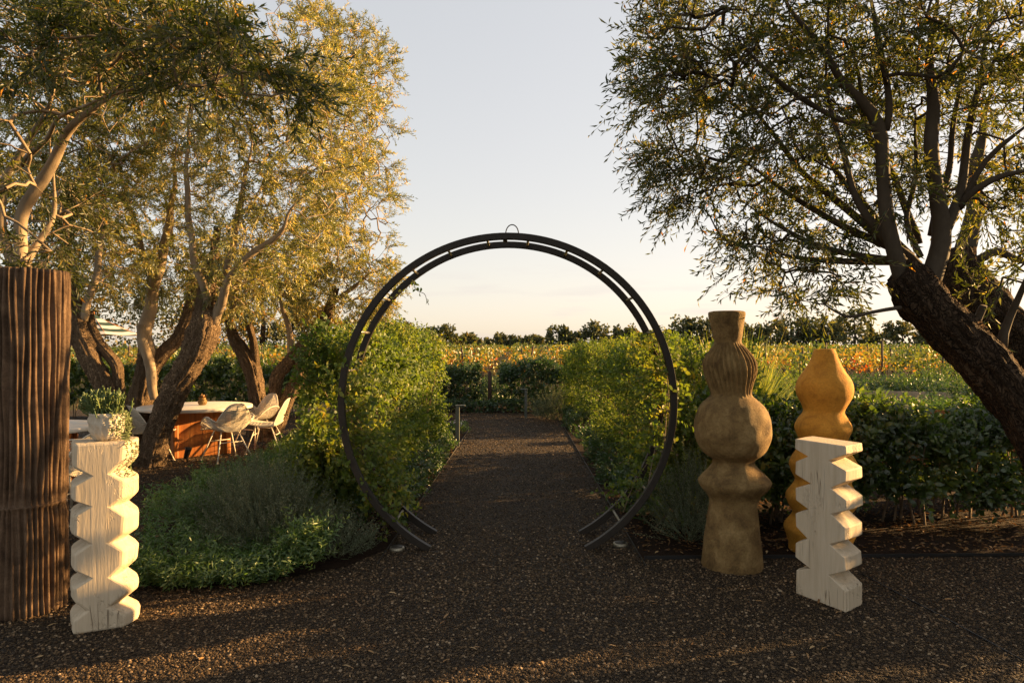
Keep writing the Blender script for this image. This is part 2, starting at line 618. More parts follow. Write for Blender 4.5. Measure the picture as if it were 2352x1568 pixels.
lb = [G(300, 1345), G(420, 1352), G(600, 1338), G(800, 1302), G(895, 1258)]
left_bed = [(p[0], p[1]) for p in lb] + [(LX(Y), Y) for Y in (6, 8, 10, 12, 13.6)] + [(-1.5, 15.2), (-2.6, 16.0), (-2.6, 15.0), (-2.5, 13)] + \
           [tuple(G(x, y)[:2]) for x, y in ((725, 985), (640, 1040), (560, 1078), (470, 1120), (345, 1235))]
right_bed = [(RX(5.2), 5.14)] + [(9.5, 5.25), (9.5, 17.4), (1.3, 17.4), (1.05, 15.4)] + [(RX(Y), Y) for Y in (14, 12, 10, 8, 6)]
sheet('left_bed', left_bed, .010, M['soil'])
sheet('right_bed', right_bed, .010, M['soil'])
sheet('end_bed', [(-3.2, 16.7), (1.2, 16.3), (1.25, 19.5), (-3.2, 19.5)], .014, M['soil'])


def in_poly(px, py, poly):
    inside = np.zeros(len(px), bool)
    n = len(poly)
    for i in range(n):
        x0, y0 = poly[i][:2]
        x1, y1 = poly[(i + 1) % n][:2]
        c = ((y0 > py) != (y1 > py)) & (px < (x1 - x0) * (py - y0) / (y1 - y0 + 1e-12) + x0)
        inside ^= c
    return inside


# loose stones of the gravel
def pebbles():
    rs = np.random.RandomState(4)
    pts, sc = [], []
    for (y0, y1, n, s0, s1) in ((3.0, 4.2, 34000, .0030, .0100), (4.2, 6.0, 36000, .0035, .0105), (6.0, 10, 30000, .005, .010), (10, 16.6, 24000, .008, .014)):
        Y = y0 + (y1 - y0) * rs.rand(n * 2)
        X = (rs.rand(n * 2) * 2 - 1) * (.80 * Y)
        if y0 >= 6: X = (rs.rand(n * 2) * 2 - 1) * np.minimum(.8 * Y, 6.5) - (1.5 if y0 < 10 else .6)
        ok = ~in_poly(X, Y, left_bed) & ~in_poly(X, Y, right_bed) & (X > -8)
        X, Y = X[ok][:n], Y[ok][:n]
        pts.append(np.stack([X, Y, np.full(len(X), .006)], 1))
        sc.append(s0 + (s1 - s0) * rs.rand(len(X)) ** 2)
    pts = np.vstack(pts)
    sc = np.concatenate(sc)
    src = []
    for i in range(3):
        bm = bmesh.new()
        bmesh.ops.create_icosphere(bm, subdivisions=1, radius=1.0)
        r = random.Random(i)
        for v in bm.verts:
            v.co *= r.uniform(.75, 1.15)
            v.co.z *= .62
            v.co.x *= 1.15
        me = bpy.data.meshes.new('pebble')
        bm.to_mesh(me)
        bm.free()
        me.materials.append(M['pebble'])
        src.append(bpy.data.objects.new('pebble', me))
    for gi in range(3):
        sel = np.arange(len(pts)) % 3 == gi
        me = bpy.data.meshes.new('gravel')
        me.vertices.add(sel.sum())
        me.vertices.foreach_set('co', pts[sel].astype(np.float32).ravel())
        a = me.attributes.new('size', 'FLOAT', 'POINT')
        a.data.foreach_set('value', sc[sel].astype(np.float32))
        o = bpy.data.objects.new('gravel', me)
        C.objects.link(o)
        tag(o, 'loose dark brown gravel stones covering the court and path', 'gravel', kind='stuff')
        ng = bpy.data.node_groups.new('scatter', 'GeometryNodeTree')
        ng.interface.new_socket('Geometry', in_out='INPUT', socket_type='NodeSocketGeometry')
        ng.interface.new_socket('Geometry', in_out='OUTPUT', socket_type='NodeSocketGeometry')
        gin = ng.nodes.new('NodeGroupInput')
        gout = ng.nodes.new('NodeGroupOutput')
        m2p = ng.nodes.new('GeometryNodeMeshToPoints')
        iop = ng.nodes.new('GeometryNodeInstanceOnPoints')
        oi = ng.nodes.new('GeometryNodeObjectInfo')
        oi.inputs['Object'].default_value = src[gi]
        rv = ng.nodes.new('FunctionNodeRandomValue')
        rv.data_type = 'FLOAT_VECTOR'
        rv.inputs[0].default_value = (-.4, -.4, 0)
        rv.inputs[1].default_value = (.4, .4, 6.283)
        na = ng.nodes.new('GeometryNodeInputNamedAttribute')
        na.data_type = 'FLOAT'
        na.inputs[0].default_value = 'size'
        ng.links.new(gin.outputs[0], m2p.inputs[0])
        ng.links.new(m2p.outputs[0], iop.inputs['Points'])
        ng.links.new(oi.outputs['Geometry'], iop.inputs['Instance'])
        ng.links.new(rv.outputs[0], iop.inputs['Rotation'])
        ng.links.new(na.outputs[0], iop.inputs['Scale'])
        ng.links.new(iop.outputs[0], gout.inputs[0])
        md = o.modifiers.new('scatter', 'NODES')
        md.node_group = ng


pebbles()


# steel edging along the path and the bed fronts
def edging(name, pts, label, h=.020, t=.005):
    bm = bmesh.new()
    pts = [Vector((p[0], p[1], 0)) for p in pts]
    L = []
    for i, p in enumerate(pts):
        d = (pts[min(i + 1, len(pts) - 1)] - pts[max(i - 1, 0)]).normalized()
        nrm = Vector((-d.y, d.x, 0)) * t * .5
        L.append([bm.verts.new(p + nrm * s + Vector((0, 0, z))) for s, z in ((-1, 0.0), (-1, h), (1, h), (1, 0.0))])
    for a, b_ in zip(L, L[1:]):
        for k in range(3):
            bm.faces.new((a[k], a[k + 1], b_[k + 1], b_[k]))
    bm.faces.new(L[0])
    bm.faces.new(L[-1][::-1])
    return tag(bm_obj(name, bm, M['edging']), label, 'edging')


edging('path_edging', [(LX(Y), Y) for Y in np.arange(5.0, 13.8, .8)] + [(-1.2, 14.9), (-1.9, 15.7)], 'thin steel edging strip between path gravel and sunlit hedge bed')
edging('path_edging', [(RX(Y), Y) for Y in np.arange(4.95, 14.2, .8)] + [(1.0, 15.2)], 'thin steel edging strip between path gravel and shaded hedge bed')
edging('bed_edging', [(RX(5.2) + .02, 5.12), (2.5, 5.16), (5.0, 5.22), (8.0, 5.25)], 'low black edging strip before the mulch under the laurel hedge', .03, .008).data.materials[0] = M['black']
edging('court_edging', [(2.45, 4.78), (2.50, 4.3), (2.53, 4.1), (2.60, 3.4), (2.66, 2.6)], 'thin black strip crossing gravel behind white zigzag pedestal', .012, .008).data.materials[0] = M['black']


# ------------------------------------------------------------------ moon gate
def moon_gate():
    cx, cz, ro = -.034, 1.158, 1.332
    y1, y2 = 5.37, 5.82
    t = thing('moon_gate', (cx, (y1 + y2) / 2, 0), 'large round dark steel moon gate standing over the gravel path', 'garden gate')
    rr, dd = .052, .05

    def bar(y):
        bm = bmesh.new()
        a0 = math.asin(-(cz - .005) / (ro - rr / 2))
        n = 120
        prev = None
        for i in range(n + 1):
            a = a0 + (math.pi - 2 * a0) * i / n
            c, s = math.cos(a), math.sin(a)
            ring = [bm.verts.new((cx + c * r, y + q, cz + s * r)) for r, q in
                    ((ro, -dd / 2), (ro - rr, -dd / 2), (ro - rr, dd / 2), (ro, dd / 2))]
            if prev:
                for k in range(4):
                    bm.faces.new((prev[k], prev[(k + 1) % 4], ring[(k + 1) % 4], ring[k]))
            else:
                bm.faces.new(ring)
            prev = ring
        bm.faces.new(prev[::-1])
        o = bm_obj('ring_bar', bm, M['steel'], t, bevel=.004)
        return o
    bar(y1)
    bar(y2)
    for k in range(25):
        a = R(90 - 7.2 - 14.4 * k)
        x, z = cx + math.cos(a) * (ro - rr / 2), cz + math.sin(a) * (ro - rr / 2)
        if z < .03: continue
        tube_obj('rung', [(x, y1 + dd / 2 - .002, z), (x, y2 - dd / 2 + .002, z)], .0105, 10, M['zinc'], t)
    bm = bmesh.new()
    add_box(bm, cx - .02, y1 + dd / 2 + .045, cz + ro - rr * .62, .035, .09, .05)
    bm_obj('junction_box', bm, M['black'], t, bevel=.004)
    pts = [(cx + .035 + .05 * math.cos(a), y1, cz + ro - .005 + (.07 * math.sin(a))) for a in np.linspace(math.pi, 0, 16)]
    tube_obj('hook', pts, .0045, 8, M['steel'], t)
    return t, cx, cz, ro, y1, y2


gate, GCX, GCZ, GR_, GY1, GY2 = moon_gate()
for (x, y, lab) in ((912, 1264, 'round flush ground light by the gate foot under grey rosemary'), (1425, 1254, 'round flush ground light by the gate foot beside shaded hedge')):
    g = G(x, y)
    t = thing('ground_light', (g[0], g[1], .004), lab, 'light')
    V, Q = tube([(g[0], g[1], .004), (g[0], g[1], .03)], [.062, .055], 24)
    obj('rim', np_mesh('rim', V, Q, M['zinc']), t)
    V, Q = tube([(g[0], g[1], .031), (g[0], g[1], .036)], [.045, .042], 24)
    obj('lens', np_mesh('lens', V, Q, M['edging']), t)


# ------------------------------------------------------------------ lathe sculptures
def lathe(name, prof, segs, mat, label, cat, fn=None, x0=0, y0=0, seed=0, wob=.01, cls=thing, sub=3):
    """prof: list of (z, radius, xoff); smooth spline through it"""
    pr = catmull([(z, 0, 0, r, xo) for z, r, xo in prof], .014)
    n = len(pr)
    th = np.arange(segs) * 2 * math.pi / segs
    rs = np.random.RandomState(seed)
    ph = rs.rand(9) * 6.28
    V = []
    for i in range(n):
        z, r, xo = pr[i, 0], pr[i, 3], pr[i, 4]
        rr = r * (1 + wob * (np.sin(2 * th + ph[0] + z * 2.1) + .7 * np.sin(3 * th + ph[1] - z * 3) + .6 * np.sin(5 * th + ph[2] + z * 9)
                             + .5 * np.sin(9 * th + z * 23 + ph[3]) + .4 * np.sin(14 * th - z * 31 + ph[4])))
        if fn is not None:
            rr = rr + fn(th, z)
        V.append(np.stack([x0 + xo + rr * np.cos(th), y0 + rr * np.sin(th), np.full(segs, z)], 1))
    V.append(np.array([[x0 + pr[0, 4], y0, pr[0, 0]], [x0 + pr[-1, 4], y0, pr[-1, 0]]]))
    V = np.vstack(V)
    i0 = (np.arange(n - 1)[:, None] * segs + np.arange(segs)[None])
    i1 = (np.arange(n - 1)[:, None] * segs + (np.arange(segs)[None] + 1) % segs)
    Q = np.stack([i0, i1, i1 + segs, i0 + segs], -1).reshape(-1, 4)
    kk = np.arange(0, segs, 2)
    c0, c1 = n * segs, n * segs + 1
    Q = np.vstack([Q, np.stack([np.full(len(kk), c0), (kk + 2) % segs, (kk + 1) % segs, kk], -1),
                   np.stack([np.full(len(kk), c1), (n - 1) * segs + kk, (n - 1) * segs + (kk + 1) % segs, (n - 1) * segs + (kk + 2) % segs], -1)])
    return np_mesh(name, V - np.array([x0, y0, 0]), Q, mat, smooth=True)


# tall brown totem
def px_prof(rows, Y, cx):
    return [(max(CAM - (y - HY) / F * Y, 0.0), r / F * Y, (x - cx) / F * Y) for y, r, x in rows]


BT_Y = 4.98
rows = [(1332, 60, 1681), (1322, 67, 1681), (1300, 68, 1681), (1250, 64, 1681), (1190, 57, 1682), (1156, 53, 1684), (1140, 58, 1685), (1122, 74, 1686), (1110, 81, 1686), (1100, 79, 1686),
        (1078, 58, 1685), (1064, 47, 1684), (1054, 50, 1684), (1038, 70, 1683), (1010, 83, 1682), (985, 86, 1682), (958, 83, 1682), (934, 72, 1681), (916, 54, 1680), (907, 45, 1680),
        (890, 47, 1678), (862, 55, 1677), (840, 58, 1676), (822, 53, 1675), (800, 38, 1674), (788, 30, 1672), (770, 33, 1671), (740, 38, 1670), (722, 41, 1670), (717, 38, 1670), (716, 26, 1670), (722, 22, 1670)]
z_hi, z_lo = P(0, 792, BT_Y)[2], P(0, 908, BT_Y)[2]


def rib_mid(th, z):
    if z < z_lo or z > z_hi: return 0
    e = math.sin(math.pi * (z - z_lo) / (z_hi - z_lo)) ** .5
    s = np.sin(30 * th + 2.2 * math.sin(z * 9) + .6 * np.sin(3 * th))
    return e * .010 * np.where(s > 0, s, s * 1.3)


bx = P(1681, 0, BT_Y)[0]
me = lathe('clay_totem', px_prof(rows, BT_Y, 1681), 192, M['clay'], '', '', rib_mid, seed=3, wob=.011)
o = bpy.data.objects.new('clay_totem', me)
o.location = (bx, BT_Y, .004)
C.objects.link(o)
tag(o, 'tall brown clay totem with ribbed neck, round ball and flared skirt', 'sculpture')

OY = 5.32
rows = [(1266, 60, 1882), (1264, 66, 1882), (1250, 66, 1882), (1232, 72, 1883), (1210, 78, 1884), (1186, 64, 1886), (1176, 62, 1886), (1160, 72, 1887), (1138, 78, 1888), (1115, 64, 1889), (1103, 60, 1890),
        (1085, 68, 1890), (1063, 72, 1890), (1040, 60, 1890), (1026, 50, 1890), (1010, 52, 1890), (984, 61, 1890), (966, 55, 1890), (950, 45, 1891), (942, 44, 1892), (928, 50, 1893), (908, 59, 1893), (890, 61, 1893),
        (872, 56, 1893), (852, 43, 1893), (832, 32, 1894), (815, 26, 1894), (804, 22, 1894), (802, 18, 1894), (806, 8, 1894)]
me = lathe('gourd_totem', px_prof(rows, OY, 1890), 128, M['ochre'], '', '', None, seed=8, wob=.006)
o = bpy.data.objects.new('gourd_totem', me)
o.location = (P(1890, 0, OY)[0], OY, .004)
C.objects.link(o)
tag(o, 'ochre yellow gourd shaped totem of stacked bulbs behind white pedestal', 'sculpture')

# ribbed umber column sculpture
CY_ = 4.17
colx = P(60, 0, CY_)[0]
zj = P(0, 1152, CY_)[2]


def rib_col(th, z):
    nrib = 41 if z > zj else 43
    ph = 0 if z > zj else 1.3
    warp = .9 * np.sin(3 * th + 2.3 * z + ph) + .7 * np.sin(7 * th - 3.7 * z) + .55 * np.sin(13 * th + 5.3 * z + 1) + .3 * np.sin(23 * th + 13 * z) + .35 * math.sin(z * 11)
    s = np.sin(nrib * th + warp)
    amp = .0115 * (1 + .35 * np.sin(19 * th + 4 * z) + .25 * np.sin(9 * th - 6 * z))
    e = amp * np.where(s > -.1, np.abs(s + .1) ** .7, (s + .1) * 1.5) + .003 * np.sin(11 * th + z * 9)
    k = math.exp(-((z - zj) / .022) ** 2)
    return e * (1 - .9 * k) + .006 * k - .012 * math.exp(-((z - zj + .03) / .012) ** 2)


me = lathe('ribbed_totem', [(0, 0.201, 0), (.01, 0.209, 0), (.35, 0.207, 0), (zj - .05, 0.201, 0), (zj, 0.205, 0), (zj + .06, 0.201, 0), (1.2, 0.207, .004), (1.8, 0.210, .006), (2.035, 0.205, .008), (2.05, 0.197, .008), (2.046, 0.164, .008), (1.95, 0.139, .008)], 288, M['column'], '', '', rib_col, seed=5, wob=.006)
o = bpy.data.objects.new('ribbed_totem', me)
o.location = (colx, CY_, .004)
C.objects.link(o)
tag(o, 'tall umber brown column sculpture covered in wavy vertical ribs', 'sculpture')


# notched white pedestals: a zigzag outline across the beam, carried through its depth
def notched(name, label, A, B, depth_vec, ztop, teeth, dep, seed, cham=None, bev=.006):
    """A,B: ground corners of the wide face; depth_vec: back from it"""
    rs = random.Random(seed)
    A, B, D = Vector(A), Vector(B), Vector(depth_vec)
    cen = (A + B + D) / 2
    Wd = (B - A).length
    zs = teeth                                   # list of notch centre heights
    hn = [.5 * (ztop / (len(zs) + 1)) * .6 for _ in zs]

    def edge(sgn):
        pts = [(sgn * Wd / 2 + rs.uniform(-.004, .004), 0.0)]
        for z, h in zip(zs, hn):
            z = z + rs.uniform(-.009, .009)
            pts.append((sgn * (Wd / 2 + rs.uniform(-.005, .005)), z - h * rs.uniform(.75, 1.25)))
            pts.append((sgn * (Wd / 2 - dep * rs.uniform(.8, 1.12)), z + rs.uniform(-.006, .006)))
            pts.append((sgn * (Wd / 2 + rs.uniform(-.005, .005)), z + h * rs.uniform(.75, 1.25)))
        pts.append((sgn * Wd / 2, ztop))
        return pts
    el, er = edge(-1), edge(1)
    U = (B - A).normalized()
    bm = bmesh.new()
    rows_ = []
    nd = 5
    for j in range(nd + 1):
        f = j / nd
        inset = .006 if j in (0, nd) else 0.0
        insr = cham[j] if cham else inset
        row = []
        for (ul, zl), (ur, zr) in zip(el, er):
            jl, jr = rs.uniform(-.005, .005), rs.uniform(-.005, .005)
            o_ = (A + B) / 2 + D * f - cen
            row.append((bm.verts.new(o_ + U * (ul + inset + jl) + Vector((0, 0, zl))), bm.verts.new(o_ + U * (ur - insr + jr) + Vector((0, 0, zr)))))
        rows_.append(row)
    m = len(el)
    for j in range(nd):
        for i in range(m - 1):
            for s in (0, 1):
                bm.faces.new((rows_[j][i][s], rows_[j][i + 1][s], rows_[j + 1][i + 1][s], rows_[j + 1][i][s]))
        for i in (0, m - 1):
            bm.faces.new((rows_[j][i][0], rows_[j][i][1], rows_[j + 1][i][1], rows_[j + 1][i][0]))
    for j in (0, nd):
        for i in range(m - 1):
            bm.faces.new((rows_[j][i][0], rows_[j][i][1], rows_[j][i + 1][1], rows_[j][i + 1][0]))
    o = bm_obj(name, bm, M['whitewood'], None, bevel=bev)
    o.location = (cen.x, cen.y, .004)
    return tag(o, label, 'pedestal', 'white notched timber pedestals')


z_of = lambda y, Y: CAM - (y - HY) / F * Y
notched('notched_pedestal', 'cracked white timber pedestal with zigzag notched sides, nothing on top, before ochre totem',
        (1.83, 4.42, 0), (2.0, 4.09, 0), (.175, .14, 0), .998,
        [z_of(y, 4.08) for y in (1340, 1266, 1196, 1130, 1064)], .105, 2)
notched('notched_pedestal', 'white timber pedestal with zigzag notched sides carrying a potted plant',
        (-2.43, 3.77, 0), (-2.12, 3.915, 0), (-.15, .22, 0), 1.055,
        [z_of(y, 3.86) for y in (1398, 1322, 1245, 1163, 1090)], .075, 6, (.095, .045, .012, 0, 0, .02), .013)


# ------------------------------------------------------------------ potted plant
def potted():
    px, py, pz = -2.345, 3.95, 1.0615
    t = thing('potted_plant', (px, py, pz), 'hammered cream pot of green finger succulents on white pedestal', 'potted plant')
    rs = np.random.RandomState(12)

    def dent(th, z):
        return .006 * np.sin(9 * th + 40 * z) * np.sin(7 * th - 60 * z + 1) + .003 * np.sin(17 * th + 90 * z)
    me = lathe('pot', [(0, .06, 0), (.012, .075, 0), (.06, .096, 0), (.12, .102, 0), (.165, .1, 0), (.172, .095, 0), (.168, .086, 0), (.15, .083, 0)], 96, M['potclay'], '', '', dent, seed=2, wob=.008)
    obj('pot', me, t, loc=(0, 0, 0))
    t.scale = (.9, .9, .9)
    # finger stems
    n = 210
    base = np.stack([rs.randn(n) * .04, rs.randn(n) * .04, np.full(n, .15)], 1)
    d = nrmz(np.stack([rs.randn(n) * .75 - .35, rs.randn(n) * .6, 1 + rs.rand(n) * .6], 1))
    ln = rs.uniform(.06, .17, n)
    mid = base + d * ln[:, None] * .55
    d2 = nrmz(d + np.array([0, 0, .6]) + rs.randn(n, 3) * .25)
    end = mid + d2 * ln[:, None] * .5
    V1, Q1 = thin_tubes(base, mid, .0035, .0045, 5)
    V2, Q2 = thin_tubes(mid, end, .0045, .003, 5)
    # side fingers
    k = 1500
    pick = rs.randint(0, n, k)
    a = mid[pick] + (end - mid)[pick] * rs.rand(k, 1)
    e = a + nrmz(d2[pick] + rs.randn(k, 3) * .6 + np.array([0, 0, .4])) * rs.uniform(.012, .035, (k, 1))
    V3, Q3 = thin_tubes(a, e, .0036, .0044, 5)
    V, Q = join([(V1, Q1), (V2, Q2), (V3, Q3)])
    me = np_mesh('succulent_stems', V, Q, M['sage_solid'], tint=rs.rand(len(Q)))
    obj('succulent_stems', me, t, loc=(0, 0, 0))
    # trailing strings
    for i in range(9):
        r = np.random.RandomState(50 + i)
        a = R(-45 + 13 * i)
        p = [np.array([.075 * math.cos(a), .075 * math.sin(a), .17]), np.array([.115 * math.cos(a), .115 * math.sin(a), .17])]
        L = r.uniform(.12, .42) if i in (2, 3, 4, 5) else r.uniform(.05, .14)
        drop = np.array([.15 * math.cos(a), .15 * math.sin(a), .14])
        nseg = int(L / .03) + 2
        out = 0
        for q in range(nseg):
            f = (q + 1) / nseg
            zz = .15 - L * f
            r_ = .118 + (.06 if zz < 0.0 else .01) + .01 * math.sin(q * 1.3 + i)
            p.append(np.array([r_ * math.cos(a + .05 * math.sin(q)), r_ * math.sin(a + .05 * math.sin(q)), zz]))
        p = catmull([np.append(x, 0) for x in p], .012)[:, :3]
        V, Q = tube(p, .0018, 4)
        m = len(p)
        pick = r.randint(2, m, m * 3)
        A = p[pick]
        E = A + nrmz(r.randn(len(A), 3) * np.array([1, 1, .5])) * r.uniform(.012, .026, (len(A), 1))
        V2, Q2 = thin_tubes(A, E, .0028, .0012, 4)
        VV, QQ = join([(V, Q), (V2, Q2)])
        obj('trailing_stem', np_mesh('trailing_stem', VV, QQ, M['sage_solid'], tint=np.full(len(QQ), .8)), t, loc=(0, 0, 0))


b_ = NB('succulent')
at = b_.n('Attribute', attribute_name='tint')
M['sage_solid'] = b_.finish(b_.ramp(at.outputs['Fac'], [(0, (.04, .075, .02)), (.6, (.085, .125, .035)), (1, (.17, .2, .07))]), .45, spec=.4)
potted()


# ------------------------------------------------------------------ trees
def catm_limb(px):
    pts = [np.append(P(x, y, Y), r / F * Y) for x, y, Y, r in px]
    return catmull(pts, .07)


def grow_tree(name, label, limbs, blobs, ntips, seed, leafmat, shoots=4, k=16, L=.058, W=.0125, slen=(.16, .36),
              bark=None, group=None, droop=.25, step=.13, upness=.35, limbmat=None):
    rs = np.random.RandomState(seed)
    bark = bark or M['bark']
    limbmat = limbmat or M['limb']
    t = None
    nodes, par, lrad = [], [], []
    for li, (kind, px, att) in enumerate(limbs):
        c = catm_limb(px)
        if t is None:
            t = thing(name, (c[0, 0], c[0, 1], 0), label, 'tree', group)
        big = kind == 'trunk'
        if big:
            cf = catmull([np.append(P(x, y, Y), r / F * Y) for x, y, Y, r in px], .028)
            tube_obj('trunk', cf[:, :3], cf[:, 3], 40, bark, t, .055, seed + li, ridges=13)
        else:
            cf = c
            if att is not None:
                f_ = np.linspace(0, 1, len(c))
                c[:, 3] *= 1 - .7 * np.clip((f_ - .6) / .4, 0, 1)
            wig = np.stack([np.sin(np.arange(len(c)) * .7 + li), np.cos(np.arange(len(c)) * .5 + li), np.zeros(len(c))], 1) * .012
            wig[0] = 0
            tube_obj('limb', c[:, :3] + wig, c[:, 3], 12, limbmat if kind == 'limb' else bark, t, .05, seed + li)
        if att is not None:
            k0 = int(len(c) * att)
            for q in range(k0, len(c)):
                nodes.append(c[q, :3])
                par.append(-1)
                lrad.append(c[q, 3])
    # tips
    wts = np.array([b[6] for b in blobs], float)
    cnt = (wts / wts.sum() * ntips).astype(int)
    tips = []
    for (x, y, Y, rx, ry, rY, _), n in zip(blobs, cnt):
        u = nrmz(rs.randn(n, 3)) * (rs.rand(n, 1) ** .42)
        c = P(x, y, Y)
        tips.append(c + u * np.array([rx / F * Y, rY, ry / F * Y]))
    tips = np.vstack(tips)
    N = np.array(nodes)
    dist = np.min(np.linalg.norm(tips[:, None, :] - N[None, ::3, :], axis=2), axis=1)
    tips = tips[np.argsort(dist)]
    cap = len(nodes) + len(tips) * 26
    A = np.zeros((cap, 3))
    A[:len(nodes)] = N
    nn = len(nodes)
    par = list(par)
    tipidx = []
    for tp in tips:
        dv = A[:nn] - tp
        d2 = (dv ** 2).sum(1) + np.where(dv[:, 2] > 0, dv[:, 2] ** 2 * 2, 0)
        i = int(np.argmin(d2))
        a = A[i]
        ln = np.linalg.norm(tp - a)
        m = min(24, max(1, int(ln / step)))
        ctrl = (a + tp) / 2 + np.array([0, 0, upness * ln * .35]) + rs.randn(3) * ln * .10
        last = i
        for q in range(1, m + 1):
            f = q / m
            A[nn] = a * (1 - f) ** 2 + ctrl * 2 * f * (1 - f) + tp * f * f + (rs.randn(3) * step * .07 if q < m else 0)
            par.append(last)
            last = nn
            nn += 1
        tipidx.append(last)
    A = A[:nn]
    par = np.array(par)
    count = np.zeros(nn)
    count[tipidx] += 1
    for i in range(nn - 1, -1, -1):
        if par[i] >= 0: count[par[i]] += count[i]
    e = np.where(par >= 0)[0]
    r1 = .0024 * np.maximum(count[e], 1) ** .48
    r0 = .0024 * np.maximum(np.where(par[par[e]] >= 0, count[par[e]], count[e]), 1) ** .48
    r1, r0 = np.minimum(r1, .012), np.minimum(r0, .012)
    r0 = np.minimum(r0, r1 * 1.5)
    V, Q = thin_tubes(A[par[e]], A[e], r0, r1, 5)
    obj('branches', np_mesh('branches', V, Q, limbmat, smooth=True), t)['kind'] = 'stuff'
    # leafy shoots from thin wood
    thin = e[count[e] <= 3]
    shoots = shoots * step / .13
    thin = np.repeat(thin, int(math.ceil(shoots)))
    thin = thin[rs.rand(len(thin)) < shoots / math.ceil(shoots)]
    shoots = 1
    bdir = nrmz(A[thin] - A[par[thin]])
    rep = np.repeat(np.arange(len(thin)), shoots)
    rep = rep[rs.rand(len(rep)) < .8]
    base = A[thin][rep] - bdir[rep] * rs.rand(len(rep), 1) * step * .8
    cen = tips.mean(0)
    outw = nrmz(base - cen)
    d = bdir[rep] * .8 + outw * .35 + rs.randn(len(rep), 3) * .55
    ln = rs.uniform(slen[0], slen[1], len(rep))
    pos, dd, nv, sid, end = sprigs(base, d, ln, k, .42, rs, droop=droop, jitter=.4)
    tint = np.clip(rs.rand(len(base)) ** 1.1 * .75 + rs.randn(len(base)) * .05, 0, .9)[sid] + rs.uniform(-.12, .22, len(pos))
    tint = np.where(rs.rand(len(pos)) < .012, 1.0, np.clip(tint, 0, .95))
    me = leaf_mesh('crown', pos, dd, nv, L * rs.uniform(.7, 1.25, len(pos)), W * rs.uniform(.75, 1.25, len(pos)), leafmat, tint)
    obj('crown', me, t)
    V, Q = thin_tubes(base, end, .0017, .0009, 3)
    obj('twigs', np_mesh('twigs', V, Q, M['twig']), t)['kind'] = 'stuff'
    print(name, 'leaves', len(pos), 'edges', len(e))
    return t


OG = 'olive trees round the dining corner'
# leaning trunk in front of the table
Y1 = 9.15
grow_tree('olive_tree', 'olive tree with thick leaning gnarled trunk crossing in front of round table',
          [('trunk', [(343, 1075, Y1, 36.8), (350, 1045, Y1, 31.2), (366, 985, Y1, 27.2), (398, 905, Y1, 27.2), (432, 840, Y1, 28.8), (458, 790, Y1, 32.0), (470, 752, Y1, 32.0), (468, 715, Y1, 22.4)], None),
           ('limb', [(466, 785, Y1, 10.2), (494, 740, Y1, 11.0), (506, 700, Y1, 10.2), (520, 640, Y1, 8.5), (545, 500, Y1 + .1, 7.6), (565, 400, Y1 + .2, 6.0), (585, 280, Y1 + .3, 4.2)], .45),
           ('limb', [(468, 765, Y1, 10.2), (474, 690, Y1, 10.2), (448, 600, Y1, 7.6), (432, 480, Y1, 6.8), (430, 330, Y1, 5.1), (445, 200, Y1, 3.4)], .45),
           ('trunk', [(468, 735, Y1, 22.4), (475, 670, Y1 + .1, 17.6), (490, 600, Y1 + .2, 11.2), (500, 520, Y1 + .2, 7.2)], .7),
           ('limb', [(468, 775, Y1, 9.3), (505, 705, Y1 - .05, 9.3), (545, 610, Y1 - .2, 7.6), (640, 540, Y1 - .2, 6.8), (670, 480, Y1 - .2, 5.1), (730, 420, Y1 - .2, 3.4)], .4)],
          [(560, 330, Y1 + .2, 190, 190, 1.1, 4), (480, 200, Y1, 170, 150, 1.0, 3), (700, 420, Y1, 150, 130, 1.0, 2.6), (640, 170, Y1 + .4, 170, 150, 1.0, 3), (600, 570, Y1, 130, 90, .8, 1.6), (520, 650, Y1 + .4, 110, 60, .6, .8), (760, 250, Y1 + .3, 120, 150, .9, 2.2)],
          1000, 11, M['olive_sunlit'], 6, 18, L=.066, W=.0145, group=OG)

Y2 = 10.4
grow_tree('olive_tree', 'olive tree with pale forked trunk and snapped hanging limb beside round table',
          [('trunk', [(300, 1040, Y2, 28.9), (312, 985, Y2, 25.5), (322, 920, Y2, 24.6), (338, 850, Y2, 22.9), (338, 800, Y2, 17.0)], None),
           ('limb', [(338, 815, Y2, 20), (335, 760, Y2, 16), (352, 665, Y2, 13), (372, 590, Y2, 11), (395, 470, Y2, 9), (405, 330, Y2, 6)], .5),
           ('limb', [(322, 748, Y2 - .15, 9), (334, 800, Y2 - .18, 11), (346, 860, Y2 - .2, 11), (356, 916, Y2 - .22, 9)], None),
           ('trunk', [(340, 860, Y2, 16.1), (372, 815, Y2 + .1, 15.3), (412, 772, Y2 + .2, 15.3), (437, 715, Y2 + .3, 14.4), (445, 640, Y2 + .3, 9.3)], .7),
           ('limb', [(355, 690, Y2, 8), (335, 600, Y2, 7), (300, 480, Y2, 5), (270, 380, Y2, 4)], .4)],
          [(350, 380, Y2, 150, 150, 1.0, 3), (260, 480, Y2 + .3, 130, 150, 1.0, 2.4), (420, 570, Y2 + .4, 120, 110, .9, 1.8), (330, 640, Y2 + .3, 120, 70, .6, 1.0), (360, 200, Y2 + .4, 170, 150, 1.1, 3)],
          700, 22, M['olive_sunlit'], 6, 18, L=.066, W=.0145, group=OG)

